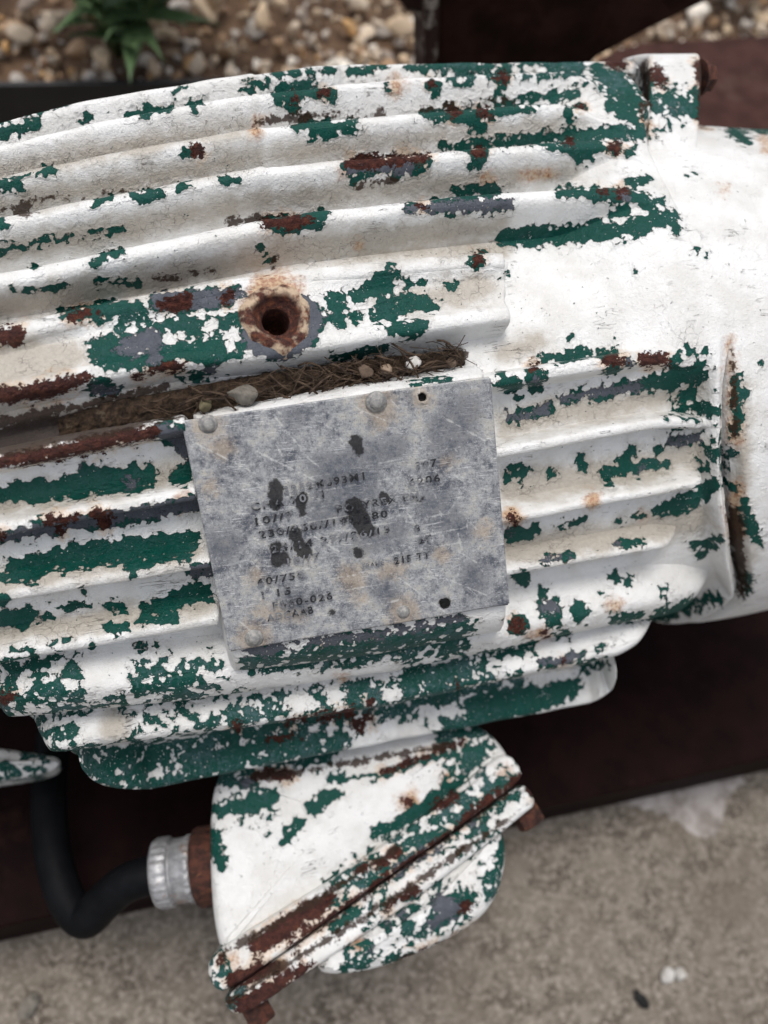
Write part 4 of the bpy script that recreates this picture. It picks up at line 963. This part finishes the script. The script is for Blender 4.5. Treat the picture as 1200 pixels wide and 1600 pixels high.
for k in range(9000):
    x = rs.uniform(-.75, 1.45); y = YR + .012 + rs.uniform(0, 1) ** 1.35 * 1.15
    r = rs.choice([.0042, .0062, .0085, .012, .017], p=[.26, .28, .24, .15, .07]) * rs.uniform(.8, 1.25)
    q, _ = np.linalg.qr(rs.normal(size=(3, 3))); sc3 = np.array([1, rs.uniform(.65, 1), rs.uniform(.5, .85)]) * r
    p = (protos[rs.randint(24)] * sc3) @ q.T
    y = max(y, YR + .004 + r)
    h = mnoise.noise(Vector((x * 5, y * 5, 0))) * .012 + ZB - .022 + rs.uniform(-.3, .75) * r + (.008 if k % 3 == 0 else 0)
    p = p + np.array([x, y, h]); Vg.append(p); Fg.append(iv_f + nv); nv += len(p)
    lx = np.clip((.02 - x) / .35, 0, 1)      # browner soil-stained stones to the left
    c = pal[rs.choice(len(pal), p=pw)] * rs.uniform(1.1, 1.65); c = c * (1 - .45 * lx) + np.array([.24, .155, .09]) * .45 * lx
    Tg.append(np.tile(np.append(c, 1), (len(p), 1)))
grav = new_mesh('gravel', np.vstack(Vg), np.vstack(Fg), GRAV, None, False)
ta = grav.data.attributes.new('tint', 'FLOAT_COLOR', 'POINT'); ta.data.foreach_set('color', np.vstack(Tg).astype(np.float32).ravel())
tag(grav, 'bed of mixed beige and grey gravel behind the edging', kind='stuff')

# weeds
def mat_leaf():
    s = NT('weed_leaf'); n = s.noise(40, 4, .6); col = s.mix(n, (.055, .110, .040), (.125, .195, .085))
    s.b.inputs['Subsurface Weight'].default_value = 0.0
    return s.out(col, .5, s.bump(s.noise(300, 4, .6), .0006, .6))
LEAF = mat_leaf(); STEM = mat_simple('weed_stem', (.06, .10, .03), (.11, .14, .06), 80, .6)
def leaf(L, W, bend, parent, base, yaw, pitch, roll=0):
    n = 9; m = 5; V = []
    for i in range(n):
        f = i / (n - 1); wd = W * (math.sin(math.pi * min(1, f * .92 + .08) ** .8) ** .9) * (1 - f ** 6)
        for j in range(m):
            s_ = (j / (m - 1) - .5) * 2; V.append((L * f, s_ * wd, -bend * L * f * f + abs(s_) * wd * .35 + .02 * L * math.sin(f * 9 + s_)))
    R_ = Matrix.Rotation(yaw, 3, 'Z') @ Matrix.Rotation(-pitch, 3, 'Y') @ Matrix.Rotation(roll, 3, 'X')
    V = [tuple(Vector(base) + R_ @ Vector(v)) for v in V]
    o = new_mesh('leaf', V, grid_faces(n, m), LEAF, parent)
    md = o.modifiers.new('thickness', 'SOLIDIFY'); md.thickness = .0005
def weed(root, h, nst, nl, L, seed, label, lean=(0, 0), spread=.35):
    r_ = random.Random(seed); e = empty('weed_plant', root, label, 'weed')
    for k in range(nst):
        a = r_.uniform(0, 6.28); hh = h * r_.uniform(.6, 1); top = Vector(root) + Vector((math.cos(a) * spread * hh + lean[0] * hh, math.sin(a) * spread * hh + lean[1] * hh, hh))
        pts = [Vector(root) + (top - Vector(root)) * (j / 7) + Vector((0, 0, .08 * hh * math.sin(j / 7 * 3.14))) for j in range(8)]
        tube('stem', [p[:] for p in pts], np.linspace(.0022, .0009, 8), STEM, e, 6)
        for j in range(nl):
            f = r_.uniform(.12, 1); i = f * 7; b = pts[int(min(i, 6))].lerp(pts[int(min(i, 6)) + 1], i - int(min(i, 6)))
            leaf(L * r_.uniform(.6, 1.15) * (1.1 - .4 * f), L * r_.uniform(.07, .12), r_.uniform(.0, .5), e, b, r_.uniform(0, 6.28), r_.uniform(.35, 1.25))
    return e
wp = ground_px((186, 92), ZB - .015); weed(tuple(wp), .15, 16, 8, .090, 4, 'leafy green weed growing in the gravel at upper left', (.06, .12), .70)
wp = ground_px((322, -22), ZB - .015); weed(tuple(wp), .07, 3, 5, .045, 9, 'small green sprout at the top edge of the gravel', (0, 0), .5)
wp = ground_px((1118, -10), ZB - .015); weed(tuple(wp), .10, 4, 7, .060, 15, 'green weed in the gravel right of the dark steel post', (.0, .0), .6)

# dark steel post behind the motor, wider towards its top
post = empty('steel_post', (.2, .3, ZB), 'dark weathered steel post flaring upwards behind the motor', 'post')
yp = .325; ny_ = np.array([0, -1.0, 0.0])
def poly_slab(name, px, y, t, mat, parent, bev=.0015):
    Q = on_plane(px, (0, y, 0), ny_); bm = bmesh.new()
    f = [bm.verts.new(q) for q in Q]; b = [bm.verts.new(q + np.array([0, t, 0])) for q in Q]; n = len(Q)
    bm.faces.new(f); bm.faces.new(b[::-1])
    for i in range(n): bm.faces.new((f[i], b[i], b[(i + 1) % n], f[(i + 1) % n]))
    bmesh.ops.recalc_face_normals(bm, faces=bm.faces); bmesh.ops.bevel(bm, geom=bm.edges[:], offset=bev, segments=2, affect='EDGES')
    return bm_obj(name, bm, mat, parent, False)
poly_slab('web', [(690, 330), (686, 100), (690, -60), (700, -240), (1560, -240), (1250, -70), (1110, 0), (1020, 44), (930, 92), (860, 200), (800, 330)], yp, .008, DARKPOST, post)
FLR = mat_simple('flaking_flange', (.030, .012, .009), (.30, .26, .22), 55, .8, 0, .0015, (.085, .03, .018), lo=.52, hi=.60)
poly_slab('flange', [(662, 330), (664, 100), (668, -60), (674, -240), (698, -240), (688, -60), (684, 100), (688, 330)], yp - .035, .034, FLR, post)
poly_slab('bracket_tab', [(612, -8), (640, 18), (668, 24), (668, -40), (618, -40)], yp - .02, .012, FLR, post)
# brown pedestal at the right
Qt = on_plane([(928, 92), (960, 72), (1000, 62), (1230, 48), (1500, 36)], (0, 0, .17), UPV)
bm = bmesh.new(); near = [(q[0], q[1] - .30, .17) for q in Qt]
tv_ = [bm.verts.new(q) for q in list(Qt) + near[::-1]]; bv_ = [bm.verts.new((v.co.x, v.co.y, .10)) for v in tv_]; n = len(tv_)
bm.faces.new(tv_); bm.faces.new(bv_[::-1])
for i in range(n): bm.faces.new((tv_[i], bv_[i], bv_[(i + 1) % n], tv_[(i + 1) % n]))
bmesh.ops.recalc_face_normals(bm, faces=bm.faces); bmesh.ops.bevel(bm, geom=bm.edges[:], offset=.006, segments=3, affect='EDGES')
pe = bm_obj('pedestal', bm, BROWN, None, False); tag(pe, 'brown primed steel pedestal block at the upper right behind the bracket', 'pedestal')

# marks on the concrete
def splat(name, px, z, mat, label, seed, jag=.22, thick=.0007):
    ol = resample(chaikin(px, 1), 90); Q = on_plane(ol, (0, 0, z), UPV); c = Q.mean(0); r_ = random.Random(seed)
    Q = np.array([c + (q - c) * (1 + jag * mnoise.noise(Vector((i * .55, seed, 0)))) for i, q in enumerate(Q)])
    V = np.vstack([c[None] + [0, 0, thick], c + (Q - c) * .8 + [0, 0, thick], Q + [0, 0, -.0002]]); n = len(Q)
    f = [(0, 1 + i, 1 + (i + 1) % n) for i in range(n)] + [(1 + i, 1 + n + i, 1 + n + (i + 1) % n, 1 + (i + 1) % n) for i in range(n)]
    o = new_mesh(name, V, f, mat); fix_out(o); return tag(o, label, 'paint spill' if 'paint' in name else 'debris')
def mat_splat():
    s = NT('dried_paint'); n = s.noise(55, 7, .7); n2 = s.noise(22, 5, .65)
    col = s.mix(s.ss(.40, .60, n), (.22, .19, .17), (.40, .365, .345)); col = s.mix(s.ss(.56, .64, n2), col, (.07, .055, .04))
    return s.out(col, .7, s.bump(n, .0015, .7))
SPL = mat_splat()
splat('paint_spill', [(930, 1236), (1010, 1220), (1100, 1195), (1155, 1175), (1170, 1215), (1140, 1240), (1125, 1290), (1112, 1315), (1075, 1300), (1050, 1275), (1000, 1262), (950, 1250)], .0004, SPL, 'pale dried paint spill on the concrete beside the steel base', 3)
tag(rock('white_crumb', ground_px((1043, 1524), .004), (.0062, .005, .004), SW, 31), 'white crumb on the concrete, left of the pair', 'debris', 'white crumbs on the concrete')
tag(rock('white_crumb', ground_px((1063, 1523), .004), (.0056, .005, .004), SW, 32), 'white crumb on the concrete, right of the pair', 'debris', 'white crumbs on the concrete')
BLK = mat_simple('black_scrap', (.004, .004, .004), (.009, .009, .009), 100, .7)
tag(rock('black_chip', ground_px((1001, 1560), .004), (.0042, .0085, .004), BLK, 41), 'small black chip lying on the concrete at lower right', 'debris')
tag(rock('pale_chip', ground_px((45, 1572), .003), (.006, .010, .003), SG, 43), 'pale scrap on the concrete at lower left', 'debris')
